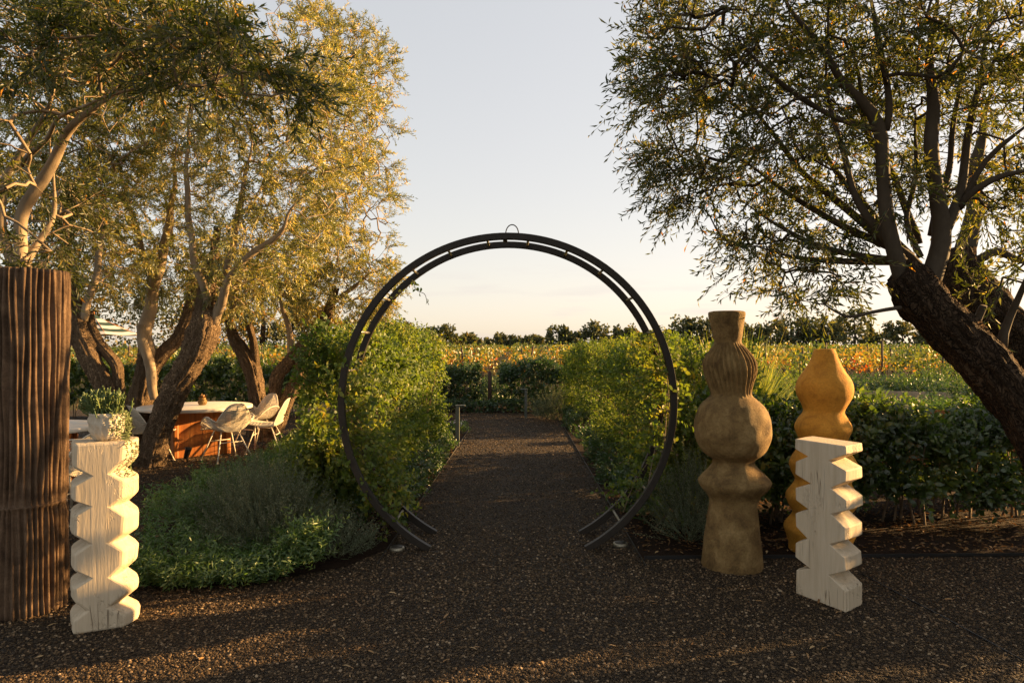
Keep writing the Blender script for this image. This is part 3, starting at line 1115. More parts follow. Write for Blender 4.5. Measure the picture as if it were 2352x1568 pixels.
Y3 = 9.0
grow_tree('olive_tree', 'olive tree with two bent rough trunks rising behind the potted succulents',
          [('trunk', [(262, 1080, Y3, 25.9), (262, 985, Y3, 21.6), (243, 900, Y3, 20.2), (210, 830, Y3, 21.6), (182, 760, Y3, 20.2), (168, 690, Y3, 15.8), (160, 620, Y3, 10.1)], .8),
           ('trunk', [(290, 1080, Y3 + .1, 17.3), (284, 960, Y3 + .1, 13.7), (272, 890, Y3 + .1, 11.5), (268, 840, Y3 + .1, 12.2), (238, 802, Y3 + .1, 12.2), (214, 765, Y3 + .1, 10.8), (205, 715, Y3 + .1, 7.2)], .85),
           ('limb', [(192, 735, Y3, 10), (212, 660, Y3, 8), (232, 560, Y3, 7), (240, 420, Y3, 5)], .4),
           ('limb', [(165, 640, Y3, 9), (150, 520, Y3, 7), (160, 380, Y3, 5)], .4)],
          [(200, 430, Y3, 130, 130, .9, 2.4), (120, 350, Y3, 120, 160, .9, 2.4), (230, 600, Y3 + .3, 110, 70, .7, 1), (210, 250, Y3, 150, 130, 1.0, 2)],
          540, 33, M['olive_sunlit'], 6, 18, L=.066, W=.0145, group=OG)

Y4 = 12.2
grow_tree('olive_tree', 'slender olive tree with dark upright trunk behind the mesh chairs',
          [('trunk', [(592, 1010, Y4, 24), (592, 940, Y4, 19), (588, 890, Y4, 18), (580, 850, Y4, 18), (556, 805, Y4, 16), (538, 775, Y4, 13), (525, 735, Y4, 9)], .7),
           ('trunk', [(586, 860, Y4, 11), (584, 800, Y4, 9), (572, 745, Y4, 7)], .6),
           ('limb', [(530, 740, Y4, 7), (545, 650, Y4, 6), (560, 560, Y4, 5)], .3)],
          [(600, 650, Y4, 130, 90, .9, 2.4), (680, 560, Y4 + .3, 140, 110, .9, 2), (520, 640, Y4, 100, 80, .8, 1)],
          380, 44, M['olive_sunlit'], 6, 18, L=.066, W=.0145, group=OG)
Y5 = 11.6
grow_tree('olive_tree', 'olive tree with pair of twisting trunks leaning towards the moon gate',
          [('trunk', [(612, 1015, Y5, 26), (618, 965, Y5, 19), (630, 915, Y5, 14), (636, 868, Y5, 14), (662, 832, Y5, 14), (700, 792, Y5, 15), (732, 765, Y5, 14), (752, 720, Y5, 11), (772, 660, Y5, 8)], .75),
           ('trunk', [(628, 990, Y5, 20), (656, 925, Y5, 16), (684, 870, Y5, 15), (700, 815, Y5, 12), (728, 772, Y5, 11)], None),
           ('limb', [(668, 832, Y5, 8), (668, 780, Y5, 7), (650, 710, Y5, 5), (640, 640, Y5, 4)], .4),
           ('limb', [(760, 700, Y5, 6), (810, 660, Y5, 5), (860, 620, Y5, 3)], .3)],
          [(790, 560, Y5, 120, 110, .9, 2.6), (820, 420, Y5 + .3, 105, 120, .9, 2.6), (850, 640, Y5, 80, 60, .7, 1.1), (800, 280, Y5 + .3, 125, 120, 1.0, 2.6), (840, 160, Y5 + .2, 90, 90, .9, 1.6), (720, 660, Y5, 100, 70, .7, 1.5), (850, 700, Y5, 70, 50, .6, .9), (760, 90, Y5, 90, 80, .9, 1.3)],
          900, 55, M['olive_sunlit'], 6, 18, L=.066, W=.0145, group=OG)

# near tree rising behind the ribbed column
Y6 = 5.4
grow_tree('olive_tree', 'smooth limbed olive tree rising right behind the tall ribbed brown totem',
          [('trunk', [(55, 1270, Y6, 34), (60, 1000, Y6, 30), (55, 760, Y6, 28), (45, 650, Y6, 26), (45, 590, Y6, 22)], None),
           ('limb', [(42, 620, Y6, 15.0), (55, 500, Y6, 13.6), (85, 430, Y6, 12.9), (140, 335, Y6, 10.9), (190, 270, Y6 - .1, 8.2), (300, 190, Y6 - .2, 4.8), (420, 130, Y6 - .3, 2.7)], .3),
           ('limb', [(30, 620, Y6, 10.9), (0, 440, Y6 - .1, 10.2), (60, 340, Y6 - .1, 8.2), (110, 240, Y6 - .2, 5.4), (150, 100, Y6 - .3, 3.4)], .4),
           ('limb', [(60, 610, Y6, 8.8), (90, 560, Y6 + .1, 7.5), (118, 490, Y6 + .2, 6.1), (130, 380, Y6 + .2, 4.1)], .4),
           ('limb', [(50, 380, Y6 - .1, 6.1), (100, 320, Y6 - .3, 5.4), (150, 265, Y6 - .6, 4.1), (240, 225, Y6 - 1.0, 3.4), (400, 190, Y6 - 1.3, 2.7), (560, 215, Y6 - 1.5, 2.0)], .3)],
          [(120, 160, Y6, 170, 150, .8, 2.6), (330, 120, Y6 - .6, 210, 100, .7, 2.6), (90, 590, Y6 - .9, 70, 40, .25, .45), (120, 480, Y6 + .5, 110, 110, .5, 1.2),
           (250, 90, Y6 - 1.5, 330, 110, .6, 1.4), (530, 150, Y6 - 1.6, 190, 90, .5, 1.0), (10, 330, Y6 - .9, 60, 190, .4, .7)],
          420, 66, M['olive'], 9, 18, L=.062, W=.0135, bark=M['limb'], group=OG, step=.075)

# the large dark tree by the gourd and its neighbour
Y7 = 4.15
grow_tree('olive_tree', 'large dark olive tree with thick leaning trunk arching over the laurel hedge',
          [('trunk', [(2530, 1345, Y7, 68.1), (2490, 1230, Y7, 55.8), (2420, 1080, Y7, 49.5), (2340, 935, Y7, 48.0), (2270, 845, Y7, 49.5), (2190, 765, Y7, 51.1), (2130, 700, Y7, 51.1), (2090, 650, Y7, 48.0), (2065, 628, Y7, 34.1)], None),
           ('limb', [(2070, 650, Y7, 18.1), (2055, 600, Y7, 16.7), (2040, 500, Y7, 15.3), (2026, 390, Y7, 14.6), (2020, 290, Y7, 13.9), (1985, 235, Y7, 11.2), (1930, 185, Y7, 9.0), (1870, 90, Y7, 7.6), (1810, 0, Y7 + .1, 6.2), (1760, -120, Y7 + .1, 4.2)], .4),
           ('limb', [(2035, 300, Y7, 8.4), (2040, 200, Y7, 7.0), (2010, 60, Y7, 5.6), (1990, -100, Y7, 3.4)], .2),
           ('limb', [(2130, 660, Y7, 23.7), (2165, 560, Y7, 20.9), (2150, 440, Y7, 16.7), (2140, 320, Y7, 15.3), (2140, 150, Y7 + .1, 11.8), (2150, -60, Y7 + .1, 8.4)], .4),
           ('limb', [(2160, 560, Y7, 13.9), (2200, 470, Y7, 11.2), (2215, 370, Y7 + .1, 9.0), (2245, 200, Y7 + .1, 7.0), (2290, 0, Y7 + .2, 5.6)], .3),
           ('limb', [(2200, 480, Y7, 8.4), (2250, 430, Y7 - .1, 7.6), (2310, 400, Y7 - .2, 7.0), (2400, 385, Y7 - .3, 5.6)], .4),
           ('limb', [(2210, 470, Y7, 7.0), (2260, 370, Y7 - .1, 6.2), (2330, 310, Y7 - .2, 4.9), (2400, 260, Y7 - .3, 3.4)], .4),
           ('limb', [(2090, 600, Y7 + .2, 9.8), (1990, 590, Y7 + .3, 7.6), (1880, 565, Y7 + .4, 6.2), (1790, 520, Y7 + .4, 4.9), (1700, 455, Y7 + .5, 2.8)], .25),
           ('limb', [(2110, 610, Y7 + .2, 11.2), (2020, 540, Y7 + .3, 9.8), (1920, 460, Y7 + .5, 8.4), (1830, 380, Y7 + .6, 6.2), (1740, 260, Y7 + .6, 4.9), (1690, 130, Y7 + .6, 3.4)], .25),
           ('limb', [(2100, 600, Y7 + .4, 9.8), (2000, 490, Y7 + .6, 8.4), (1900, 360, Y7 + .8, 5.6), (1850, 240, Y7 + .8, 3.4)], .3),
           ('limb', [(2115, 590, Y7, 7.0), (2085, 500, Y7 + .1, 6.2), (2105, 380, Y7 + .2, 5.6), (2100, 250, Y7 + .2, 4.2)], .4),
           ('limb', [(2068, 706, Y7 - .1, 4.9), (2010, 716, Y7 - .15, 4.2), (1940, 727, Y7 - .2, 3.4), (1895, 700, Y7 - .2, 2.5), (1840, 690, Y7 - .2, 1.7)], .6),
           ('limb', [(2300, 800, Y7 + .05, 11.8), (2318, 730, Y7 + .05, 8.4), (2352, 650, Y7, 6.2), (2420, 520, Y7, 4.2)], .5),
           ('limb', [(2075, 600, Y7 + .1, 10), (1980, 480, Y7 + .1, 8), (1930, 330, Y7 + .1, 6), (1900, 180, Y7 + .1, 4), (1890, 20, Y7 + .1, 3)], .2),
           ('limb', [(2095, 590, Y7 + .3, 10), (1960, 530, Y7 + .4, 8), (1850, 470, Y7 + .5, 6), (1720, 380, Y7 + .6, 4), (1600, 330, Y7 + .6, 3)], .2),
           ('limb', [(2110, 560, Y7 + .3, 9), (2060, 420, Y7 + .4, 7), (1990, 290, Y7 + .5, 6), (1960, 120, Y7 + .5, 4), (1930, -20, Y7 + .5, 3)], .2),
           ('limb', [(2140, 540, Y7 + .2, 9), (2180, 380, Y7 + .3, 7), (2200, 200, Y7 + .4, 5), (2230, 20, Y7 + .4, 4)], .2),
           ('limb', [(2020, 300, Y7, 8), (1900, 260, Y7 + .1, 6), (1780, 180, Y7 + .2, 5), (1660, 60, Y7 + .2, 3)], .2),
           ('limb', [(2100, 600, Y7 + .3, 9), (1930, 600, Y7 + .4, 7), (1820, 590, Y7 + .4, 5), (1720, 560, Y7 + .4, 3)], .2),
           ('limb', [(2235, 760, Y7 + .15, 9.8), (2250, 715, Y7 + .15, 8.4), (2256, 702, Y7 + .15, 7.6)], None)],
          [(1780, 330, Y7 + .5, 190, 120, .8, 3.4), (1640, 120, Y7 + .5, 200, 130, .8, 4), (1850, 120, Y7 + .2, 200, 130, .9, 3.6), (1560, 40, Y7 + .3, 120, 90, .6, 1.6),
           (1540, 360, Y7 + .6, 70, 40, .4, .7), (1600, 430, Y7 + .6, 110, 55, .45, 1.3), (1760, 550, Y7 + .5, 120, 60, .5, 1.5), (1880, 640, Y7 + .2, 120, 45, .5, .8), (1860, 680, Y7 - .2, 60, 30, .12, .1),
           (2100, 100, Y7, 200, 160, .9, 3.4), (2300, 150, Y7, 160, 170, .9, 2.6), (2300, 420, Y7 + .2, 120, 110, .7, 1.5), (2330, 620, Y7, 70, 80, .4, .7), (1960, 450, Y7 + .4, 110, 110, .6, 1.3), (1560, 210, Y7 + .4, 130, 70, .5, 1.5)],
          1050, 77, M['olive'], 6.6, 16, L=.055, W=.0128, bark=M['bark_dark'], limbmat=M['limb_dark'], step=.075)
Y8 = 7.5
grow_tree('olive_tree', 'dark olive trunk standing close behind the large arching olive tree',
          [('trunk', [(2540, 1190, Y8, 60), (2470, 1030, Y8, 54), (2390, 890, Y8, 52), (2320, 770, Y8, 52), (2250, 690, Y8, 50), (2205, 620, Y8, 42), (2200, 570, Y8, 32)], None),
           ('limb', [(2205, 600, Y8, 24), (2235, 500, Y8, 18), (2240, 380, Y8, 14), (2280, 200, Y8, 9)], .3),
           ('limb', [(2240, 600, Y8, 10), (2290, 578, Y8, 9), (2350, 600, Y8, 7), (2420, 600, Y8, 5)], .4)],
          [(2250, 300, Y8, 170, 170, 1.0, 3), (2380, 450, Y8, 120, 140, .9, 2), (2150, 200, Y8 + .4, 170, 160, .9, 2)],
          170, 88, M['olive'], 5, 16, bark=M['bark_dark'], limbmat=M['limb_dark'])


# ------------------------------------------------------------------ hedges and shrubs
def hedge(name, label, A, B, width, h0, leafmat, nsp, k, L, W, sl, seed, oval=True, stems=0, z0=0.12, lumps=.19, cat='hedge', up=.5, inner=.35, group=None, shoots_up=0):
    rs = np.random.RandomState(seed)
    A, B = np.array(A, float), np.array(B, float)
    ln = np.linalg.norm(B - A)
    U = (B - A) / ln
    Nn = np.array([-U[1], U[0]])
    t = thing(name, ((A[0] + B[0]) / 2, (A[1] + B[1]) / 2, 0), label, cat, group)
    s = rs.rand(nsp) * ln
    th = rs.uniform(R(-35), R(215), nsp)
    ph = rs.rand(12) * 6.28
    lum = lumps * (np.sin(s * 2.1 + ph[0]) * np.sin(th * 2 + ph[1]) + .8 * np.sin(s * 4.7 + ph[2] + th) + .6 * np.sin(s * 9.1 + th * 4 + ph[3]) + .45 * np.sin(s * 17 + th * 7 + ph[4]))
    hh = h0 * (1 + .05 * np.sin(s * 1.7 + ph[5]) + .05 * np.sin(s * 3.9 + ph[6]))
    rho = (1 - inner * rs.rand(nsp) ** 1.6) * (1 + lum)
    c, sn = np.cos(th), np.sin(th)
    ex = np.sign(c) * np.abs(c) ** .55 * width / 2 * rho
    zz = z0 + (hh - z0) * (.5 + .5 * np.sign(sn) * np.abs(sn) ** .6 * np.minimum(rho, 1.1))
    zz = np.maximum(zz, z0 * .6 + .03)
    base = np.stack([A[0] + U[0] * s + Nn[0] * ex, A[1] + U[1] * s + Nn[1] * ex, zz], 1)
    d = np.stack([Nn[0] * c, Nn[1] * c, sn * .7 + up], 1) + rs.randn(nsp, 3) * .45
    pos, dd, nv, sid, end = sprigs(base, d, rs.uniform(*sl, nsp), k, .5, rs, droop=.05, jitter=.45)
    pos[:, 2] = np.maximum(pos[:, 2], .03)
    clump = .5 + .25 * np.sin(s * 3.3 + th * 3 + ph[7]) + .2 * np.sin(s * 8 + ph[8])
    tint = np.clip(clump[sid] * .6 + rs.rand(nsp)[sid] * .35 + rs.uniform(-.15, .2, len(pos)), 0, 1)
    sz = rs.uniform(.6, 1.45, nsp)[sid]
    me = leaf_mesh('foliage', pos, dd, nv, L * sz * rs.uniform(.7, 1.15, len(pos)), W * sz * rs.uniform(.7, 1.15, len(pos)), leafmat, tint, oval)
    obj('foliage', me, t)
    if shoots_up:
        q = shoots_up
        s2 = rs.rand(q) * ln
        e2 = rs.uniform(-.4, .4, q) * width
        bs = np.stack([A[0] + U[0] * s2 + Nn[0] * e2, A[1] + U[1] * s2 + Nn[1] * e2, np.full(q, h0 * .9)], 1)
        ds = np.stack([rs.randn(q) * .25, rs.randn(q) * .25, np.ones(q)], 1)
        p2, d2_, n2, i2, e2_ = sprigs(bs, ds, rs.uniform(.18, .45, q) * h0 / 1.5, 14, .5, rs, droop=.05)
        obj('shoots', leaf_mesh('shoots', p2, d2_, n2, L * rs.uniform(.6, 1.1, len(p2)), W * rs.uniform(.7, 1.1, len(p2)), leafmat, np.clip(.55 + rs.rand(len(p2)) * .4, 0, 1), oval), t)['kind'] = 'stuff'
        base, end = np.vstack([base, bs, bs, bs]), np.vstack([end, e2_, e2_, e2_])
    # woody stems inside
    m = int(ln * 7) + 6 if not stems else stems
    sb = rs.rand(m) * ln
    eb = rs.uniform(-.3, .3, m) * width
    b0 = np.stack([A[0] + U[0] * sb + Nn[0] * eb, A[1] + U[1] * sb + Nn[1] * eb, np.full(m, -.02)], 1)
    b1 = b0 + np.stack([rs.randn(m) * .07, rs.randn(m) * .07, h0 * rs.uniform(.45, .6, m)], 1)
    b2 = b1 + np.stack([rs.randn(m) * .16, rs.randn(m) * .16, h0 * rs.uniform(.2, .42, m)], 1)
    V, Q = join([thin_tubes(b0, b1, .011, .007, 6), thin_tubes(b1, b2, .007, .003, 5), thin_tubes(base[::3], end[::3], .002, .001, 3)])
    obj('stems', np_mesh('stems', V, Q, M['twig']), t)['kind'] = 'stuff'
    return t


def dome(name, label, x, y, r, h, leafmat, nsp, k, L, W, sl, seed, spread=.45, oval=False, cat='shrub', up=.9, group=None, z0=.0, droop=.05, lump=.15):
    rs = np.random.RandomState(seed)
    t = thing(name, (x, y, 0), label, cat, group)
    az = rs.rand(nsp) * 6.28
    el = np.arcsin(rs.uniform(.02, 1, nsp))
    rho = (1 - .5 * rs.rand(nsp) ** 1.8) * (1 + lump * (np.sin(az * 3 + seed) + .7 * np.sin(el * 5 + az * 2) + .5 * np.sin(7 * az + el * 3)))
    base = np.stack([x + np.cos(az) * np.cos(el) * r * rho, y + np.sin(az) * np.cos(el) * r * rho, z0 + np.sin(el) * (h - z0) * rho * .85 + .02], 1)
    d = np.stack([np.cos(az) * np.cos(el), np.sin(az) * np.cos(el), np.sin(el) + up], 1) + rs.randn(nsp, 3) * .3
    pos, dd, nv, sid, end = sprigs(base, d, rs.uniform(*sl, nsp), k, spread, rs, droop=droop, jitter=.35)
    pos[:, 2] = np.maximum(pos[:, 2], .02)
    tint = np.clip(rs.rand(nsp)[sid] * .7 + .25 * np.sin(az * 4)[sid] * .5 + rs.uniform(-.1, .3, len(pos)), 0, 1)
    me = leaf_mesh('foliage', pos, dd, nv, L * rs.uniform(.7, 1.25, len(pos)), W * rs.uniform(.75, 1.2, len(pos)), leafmat, tint, oval)
    obj('foliage', me, t)
    V1 = thin_tubes(base, end, .0016, .0008, 3)
    m = 24
    b1 = base[rs.randint(0, nsp, m)]
    b0 = np.stack([x + rs.randn(m) * r * .12, y + rs.randn(m) * r * .12, np.full(m, -.02)], 1)
    V, Q = join([V1, thin_tubes(b0, b1, .007, .003, 5)[0:2]]) if False else join([V1])
    Va, Qa = thin_tubes(b0, b1, .007, .003, 3)
    V, Q = join([(V, Q), (Va, Qa)])
    obj('stems', np_mesh('stems', V, Q, M['greenstem']), t)['kind'] = 'stuff'
    return t


hedge('path_hedge', 'tall sunlit mixed hedge along the path beside the moon gate and bollard', (-1.66, 6.4), (-1.47, 10.4), .6, 1.6, M['hedge'], 5000, 9, .05, .024, (.12, .26), 101, shoots_up=60)
hedge('path_hedge', 'sunlit hedge running on from the mesh chairs side towards the vineyard', (-2.1, 13.8), (-3.4, 16.2), 1.0, 1.5, M['hedge'], 1700, 10, .06, .03, (.12, .26), 102, oval=False)
hedge('path_hedge', 'tall shaded hedge on the path side facing the clay totem', (1.85, 6.5), (1.82, 10.75), .9, 1.5, M['hedge'], 4400, 9, .046, .022, (.12, .25), 103, shoots_up=60)
hedge('path_hedge', 'shaded hedge running on past the grey bollard to the path end', (1.85, 12.45), (1.75, 16.6), .9, 1.4, M['hedge'], 3000, 10, .058, .028, (.12, .25), 104, oval=False)
hedge('end_hedge', 'dark green clipped hedge closing the end of the path behind the bollard', (-.28, 17.3), (2.4, 17.1), .9, 1.06, M['deep'], 2600, 10, .06, .03, (.1, .2), 105, oval=False, z0=.03)
hedge('end_hedge', 'small dark hedge block by the wooden post at the path end', (-2.5, 17.3), (-.82, 17.4), .8, 1.0, M['deep'], 1500, 10, .06, .03, (.1, .2), 106, oval=False, z0=.03)
hedge('laurel_hedge', 'low glossy laurel hedge behind the totems with bare stems at its base', (1.75, 6.2), (4.9, 6.3), .6, .9, M['laurel'], 3300, 10, .062, .03, (.14, .32), 107, z0=.1, stems=40, up=.8, shoots_up=60)
hedge('laurel_hedge', 'unseen laurel hedge added past the arching olive to shade the gravel', (5.4, 6.2), (9.5, 6.3), .62, 1.62, M['laurel'], 2200, 9, .07, .036, (.12, .26), 108, z0=.3, up=.8)  # out of view, added at this height to keep sun off the foreground gravel
hedge('shade_hedge', 'tall unseen laurel hedge added to cast shade over the gravel court', (6.2, .5), (6.3, 5.3), .9, 1.8, M['laurel'], 2200, 9, .085, .05, (.12, .26), 111, oval=False)  # added out of view, only to block low sun from the court
hedge('far_hedge', 'dark hedge behind the dining corner before the vineyard', (-12.0, 15.2), (-3.0, 15.6), .9, 1.15, M['laurel'], 3400, 9, .09, .05, (.12, .26), 109, oval=False)


hedge('border_planting', 'low leafy border plants between path gravel and the sunlit hedge', (-1.16, 5.9), (-1.12, 10.6), .3, .26, M['deep'], 1500, 9, .035, .018, (.06, .13), 112, z0=.02, cat='border plants', oval=False)
hedge('border_planting', 'low leafy border plants between path gravel and the shaded hedge by the gate', (1.3, 5.9), (1.31, 10.5), .36, .28, M['deep'], 1400, 9, .035, .018, (.06, .13), 113, z0=.02, cat='border plants', oval=False)
hedge('border_planting', 'low leafy border plants between path gravel and the shaded hedge by the lavender', (1.32, 12.5), (1.32, 14.5), .36, .28, M['deep'], 600, 9, .035, .018, (.06, .13), 115, z0=.02, cat='border plants', oval=False)
hedge('border_planting', 'low trailing plants at the foot of the end hedge', (-2.4, 16.75), (1.2, 16.45), .4, .22, M['deep'], 900, 9, .05, .026, (.06, .13), 114, z0=.02, cat='border plants', oval=False)
# shrubs by the gate feet and in the beds
dome('gate_shrub', 'yellow green leafy shrub at the gate foot beside rosemary', -1.72, 6.15, .3, 1.0, M['vine'], 620, 9, .055, .034, (.12, .26), 201, oval=True)
dome('gate_shrub', 'leafy climber shrub at the gate foot beside the brown totem', 1.62, 6.2, .34, 1.2, M['vine'], 560, 9, .05, .032, (.12, .26), 202, oval=True)
g = G(735, 1288)
dome('rosemary_shrub', 'grey green rosemary shrub with upright stems beside the moon gate', -1.88, 5.35, .36, .6, M['grey'], 900, 18, .022, .0045, (.14, .30), 203, .5, group=None)
dome('rosemary_shrub', 'grey green rosemary shrub spreading beside the dark green ground cover', -2.25, 5.75, .4, .52, M['grey'], 700, 18, .022, .0045, (.14, .28), 204, .5)
dome('rosemary_shrub', 'dark upright rosemary between the gate foot and the clay totem', 1.46, 5.6, .24, .62, M['grey'], 560, 18, .022, .0045, (.14, .3), 205, .5)
dome('rosemary_shrub', 'small low rosemary tuft by the ground light at the gate foot', -1.36, 5.2, .26, .3, M['grey'], 420, 14, .022, .0045, (.08, .18), 207, .5)
dome('end_shrub', 'small dark bush filling the gap behind the timber post', -.55, 18.6, .5, .75, M['deep'], 420, 9, .06, .03, (.1, .22), 208, .5)
dome('lavender_bush', 'round grey green lavender bush by the path end bollard', .98, 14.9, .42, .55, M['grey'], 520, 14, .035, .008, (.16, .34), 206, .35)
for i, (x, y, r, h) in enumerate(((1.25, 9.6, .2, .22), (1.25, 11.4, .2, .22), (1.3, 8.0, .2, .2), (-1.0, 12.4, .2, .2), (1.22, 13.2, .2, .25))):
    dome('bedding_plant', 'small white flowering bedding plant along the path edge', x, y, r, h, M['sage'], 90, 9, .04, .02, (.06, .12), 220 + i, .5, True, 'plant', .9, 'bedding plants along the path')
for o in [o for o in C.objects if o.name.startswith('bedding_plant') and o.type == 'EMPTY']:
    rs_ = np.random.RandomState(int(o.location.y * 10))
    fb = np.array(o.location) + np.stack([rs_.uniform(-.17, .17, 26), rs_.uniform(-.17, .17, 26), rs_.uniform(.14, .28, 26)], 1)
    obj('flowers', leaf_mesh('flowers', fb, rs_.randn(26, 3), rs_.randn(26, 3), .028, .026, M['flower'], rs_.rand(26), True), o)['kind'] = 'stuff'
dome('bedding_plant', 'small leafy bedding plant under the sunlit hedge by the bollard', -1.08, 10.4, .18, .2, M['sage'], 90, 9, .04, .02, (.06, .12), 230, .5, True, 'plant')


for i, (x, y, r, h, m, what) in enumerate(((3.4, 14.4, .7, .9, 'hedge', 'yellow green bush behind the fountain grass by the shaded hedge'), (4.6, 15.0, .8, .8, 'deep', 'dark green bush behind the straw herb bed'),
        (6.3, 16.6, 1.0, .95, 'hedge', 'broad yellow green bush at the vineyard edge behind the herb beds'), (8.6, 17.0, 1.0, .75, 'deep', 'dark spreading bush behind the bright green herb bed'),
        (9.6, 15.2, .8, 1.1, 'laurel', 'glossy upright bush beside the bright green herb bed'), (10.8, 17.5, 1.1, .9, 'hedge', 'yellow green bush at the far end of the herb garden'),
        (4.9, 17.8, .9, .7, 'laurel', 'low glossy bush between end hedge and herb garden'), (7.0, 10.2, .5, .8, 'deep', 'dark green bush between the straw bed and the rusted bed'))):
    dome('garden_bush', what, x, y, r, h, M[m], 420, 9, .075, .036, (.15, .34), 240 + i, oval=False, cat='shrub', lump=.25)


# green ground cover in the bed beside the dining corner
def ground_cover():
    rs = np.random.RandomState(61)
    n = 26000
    X = rs.uniform(-4.2, -.9, n)
    Y = rs.uniform(4.4, 13, n)
    ok = in_poly(X, Y, left_bed) & (X < LX(Y) - .45 + .1 * np.sin(Y * 3)) & ((Y > 6.2) | (X < -1.5))
    X, Y = X[ok], Y[ok]
    pr = np.where(Y < 7, 1.0, .55)
    kp = rs.rand(len(X)) < pr * .5
    X, Y = X[kp], Y[kp]
    ed = [G(x, y) for x, y in ((308, 1335), (350, 1346), (420, 1352), (510, 1346), (600, 1338), (690, 1322), (740, 1310))]
    ed = np.array(ed)
    q = rs.rand(900) * (len(ed) - 1.001)
    i0 = q.astype(int)
    e = ed[i0] + (ed[i0 + 1] - ed[i0]) * (q - i0)[:, None] + rs.randn(900, 3) * .05
    X, Y = np.concatenate([X, e[:, 0]]), np.concatenate([Y, e[:, 1]])
    m = len(X)
    mound = .5 + .3 * np.sin(X * 4.1 + Y * 1.3) + .25 * np.sin(Y * 3.7 - X * 2) + .2 * np.sin(X * 9 + Y * 7)
    z = np.clip(mound, 0.05, 1.2) * np.where(Y < 7, .3, .2) * rs.uniform(.3, 1, m)
    # lower towards the bed's front edge
    z *= np.clip((Y - 4.52) / .35, .15, 1)
    base = np.stack([X, Y, .01 + z], 1)
    d = np.stack([rs.randn(m) * .5, rs.randn(m) * .5 - .15, np.ones(m)], 1)
    pos, dd, nv, sid, end = sprigs(base, d, rs.uniform(.08, .2, m), 12, .6, rs, droop=.05, jitter=.35)
    tint = np.clip(rs.rand(m)[sid] * .6 + mound[sid] * .25 + rs.uniform(-.1, .2, len(pos)), 0, 1)
    me = leaf_mesh('ground_cover', pos, dd, nv, .045 * rs.uniform(.6, 1.3, len(pos)), .012 * rs.uniform(.7, 1.3, len(pos)), M['sage'], tint)
    o = obj('ground_cover', me)
    tag(o, 'low dark green leafy ground cover filling the bed beside the gate', 'ground cover', kind='stuff')
    print('cover', len(pos))


ground_cover()


# climbers on the gate
def climber(name, label, a0, a1, n, seed, y0=GY1, y1=GY2, inner=.05):
    rs = np.random.RandomState(seed)
    am = R((a0 + a1) / 2)
    t = thing(name, (GCX + GR_ * math.cos(R(a0)), (y0 + y1) / 2, 0), label, 'climbing plant')
    u = rs.rand(n)
    a = R(a0) + (R(a1) - R(a0)) * u
    r = GR_ - .03 + rs.randn(n) * inner - abs(inner) * .3
    base = np.stack([GCX + np.cos(a) * r, rs.uniform(y0 + .05, y1 + .12, n), GCZ + np.sin(a) * r], 1)
    base[:, 2] = np.maximum(base[:, 2], .03)
    d = np.stack([-np.cos(a) * .4, rs.randn(n) * .4 - .3, np.full(n, .5)], 1) + rs.randn(n, 3) * .6
    pos, dd, nv, sid, end = sprigs(base, d, rs.uniform(.08, .22, n), 8, .6, rs, droop=.2)
    tint = np.clip(rs.rand(n)[sid] * .7 + rs.uniform(-.1, .3, len(pos)), 0, 1)
    obj('foliage', leaf_mesh('foliage', pos, dd, nv, .045 * rs.uniform(.6, 1.3, len(pos)), .028 * rs.uniform(.7, 1.2, len(pos)), M['vine'], tint, True), t)
    parts = [thin_tubes(base, end, .0016, .001, 3)]
    for q in range(3):
        aa = np.linspace(R(a0), R(a1), 40)
        rr = GR_ - .03 + .03 * np.sin(aa * 9 + q * 2)
        pts = np.stack([GCX + np.cos(aa) * rr, (y0 + y1) / 2 + .2 * np.sin(aa * 6 + q * 2.1), GCZ + np.sin(aa) * rr], 1)
        parts.append(tube(pts, .004, 5 + 1))
    V, Q = join(parts)
    obj('stems', np_mesh('stems', V, Q, M['twig']), t)
    return t


climber('climbing_vine', 'yellow green vine climbing the gate arc beside the sunlit hedge', 168, 226, 420, 301, inner=.09)
climber('climbing_vine', 'yellow green vine climbing the gate arc beside the clay totem', -2, 24, 150, 302, inner=.07)
climber('climbing_vine', 'sparse leafy vine on the low gate arc near the shaded rosemary', -44, -2, 90, 303, inner=.05)


def sprig_vine():
    rs = np.random.RandomState(9)
    t = thing('vine_sprig', P(948, 640, GY1 + .2), 'single loose vine sprig dangling from the upper gate arc', 'climbing plant')
    pts = [P(x, y, GY1 + d) for x, y, d in ((880, 760, .3), (900, 690, .3), (935, 660, .25), (948, 645, .2), (955, 665, .1), (975, 675, .05), (980, 690, 0), (985, 700, 0))]
    c = catmull([np.append(p, 0) for p in pts], .02)[:, :3]
    tube_obj('stem', c, .0025, 6, M['twig'], t)
    n = 22
    pk = rs.randint(4, len(c), n)
    d = rs.randn(n, 3) + np.array([.2, 0, -.2])
    me = leaf_mesh('leaves', c[pk], d, rs.randn(n, 3), rs.uniform(.03, .055, n), rs.uniform(.02, .03, n), M['hedge'], rs.rand(n) * .5 + .4, True)
    obj('leaves', me, t)


sprig_vine()


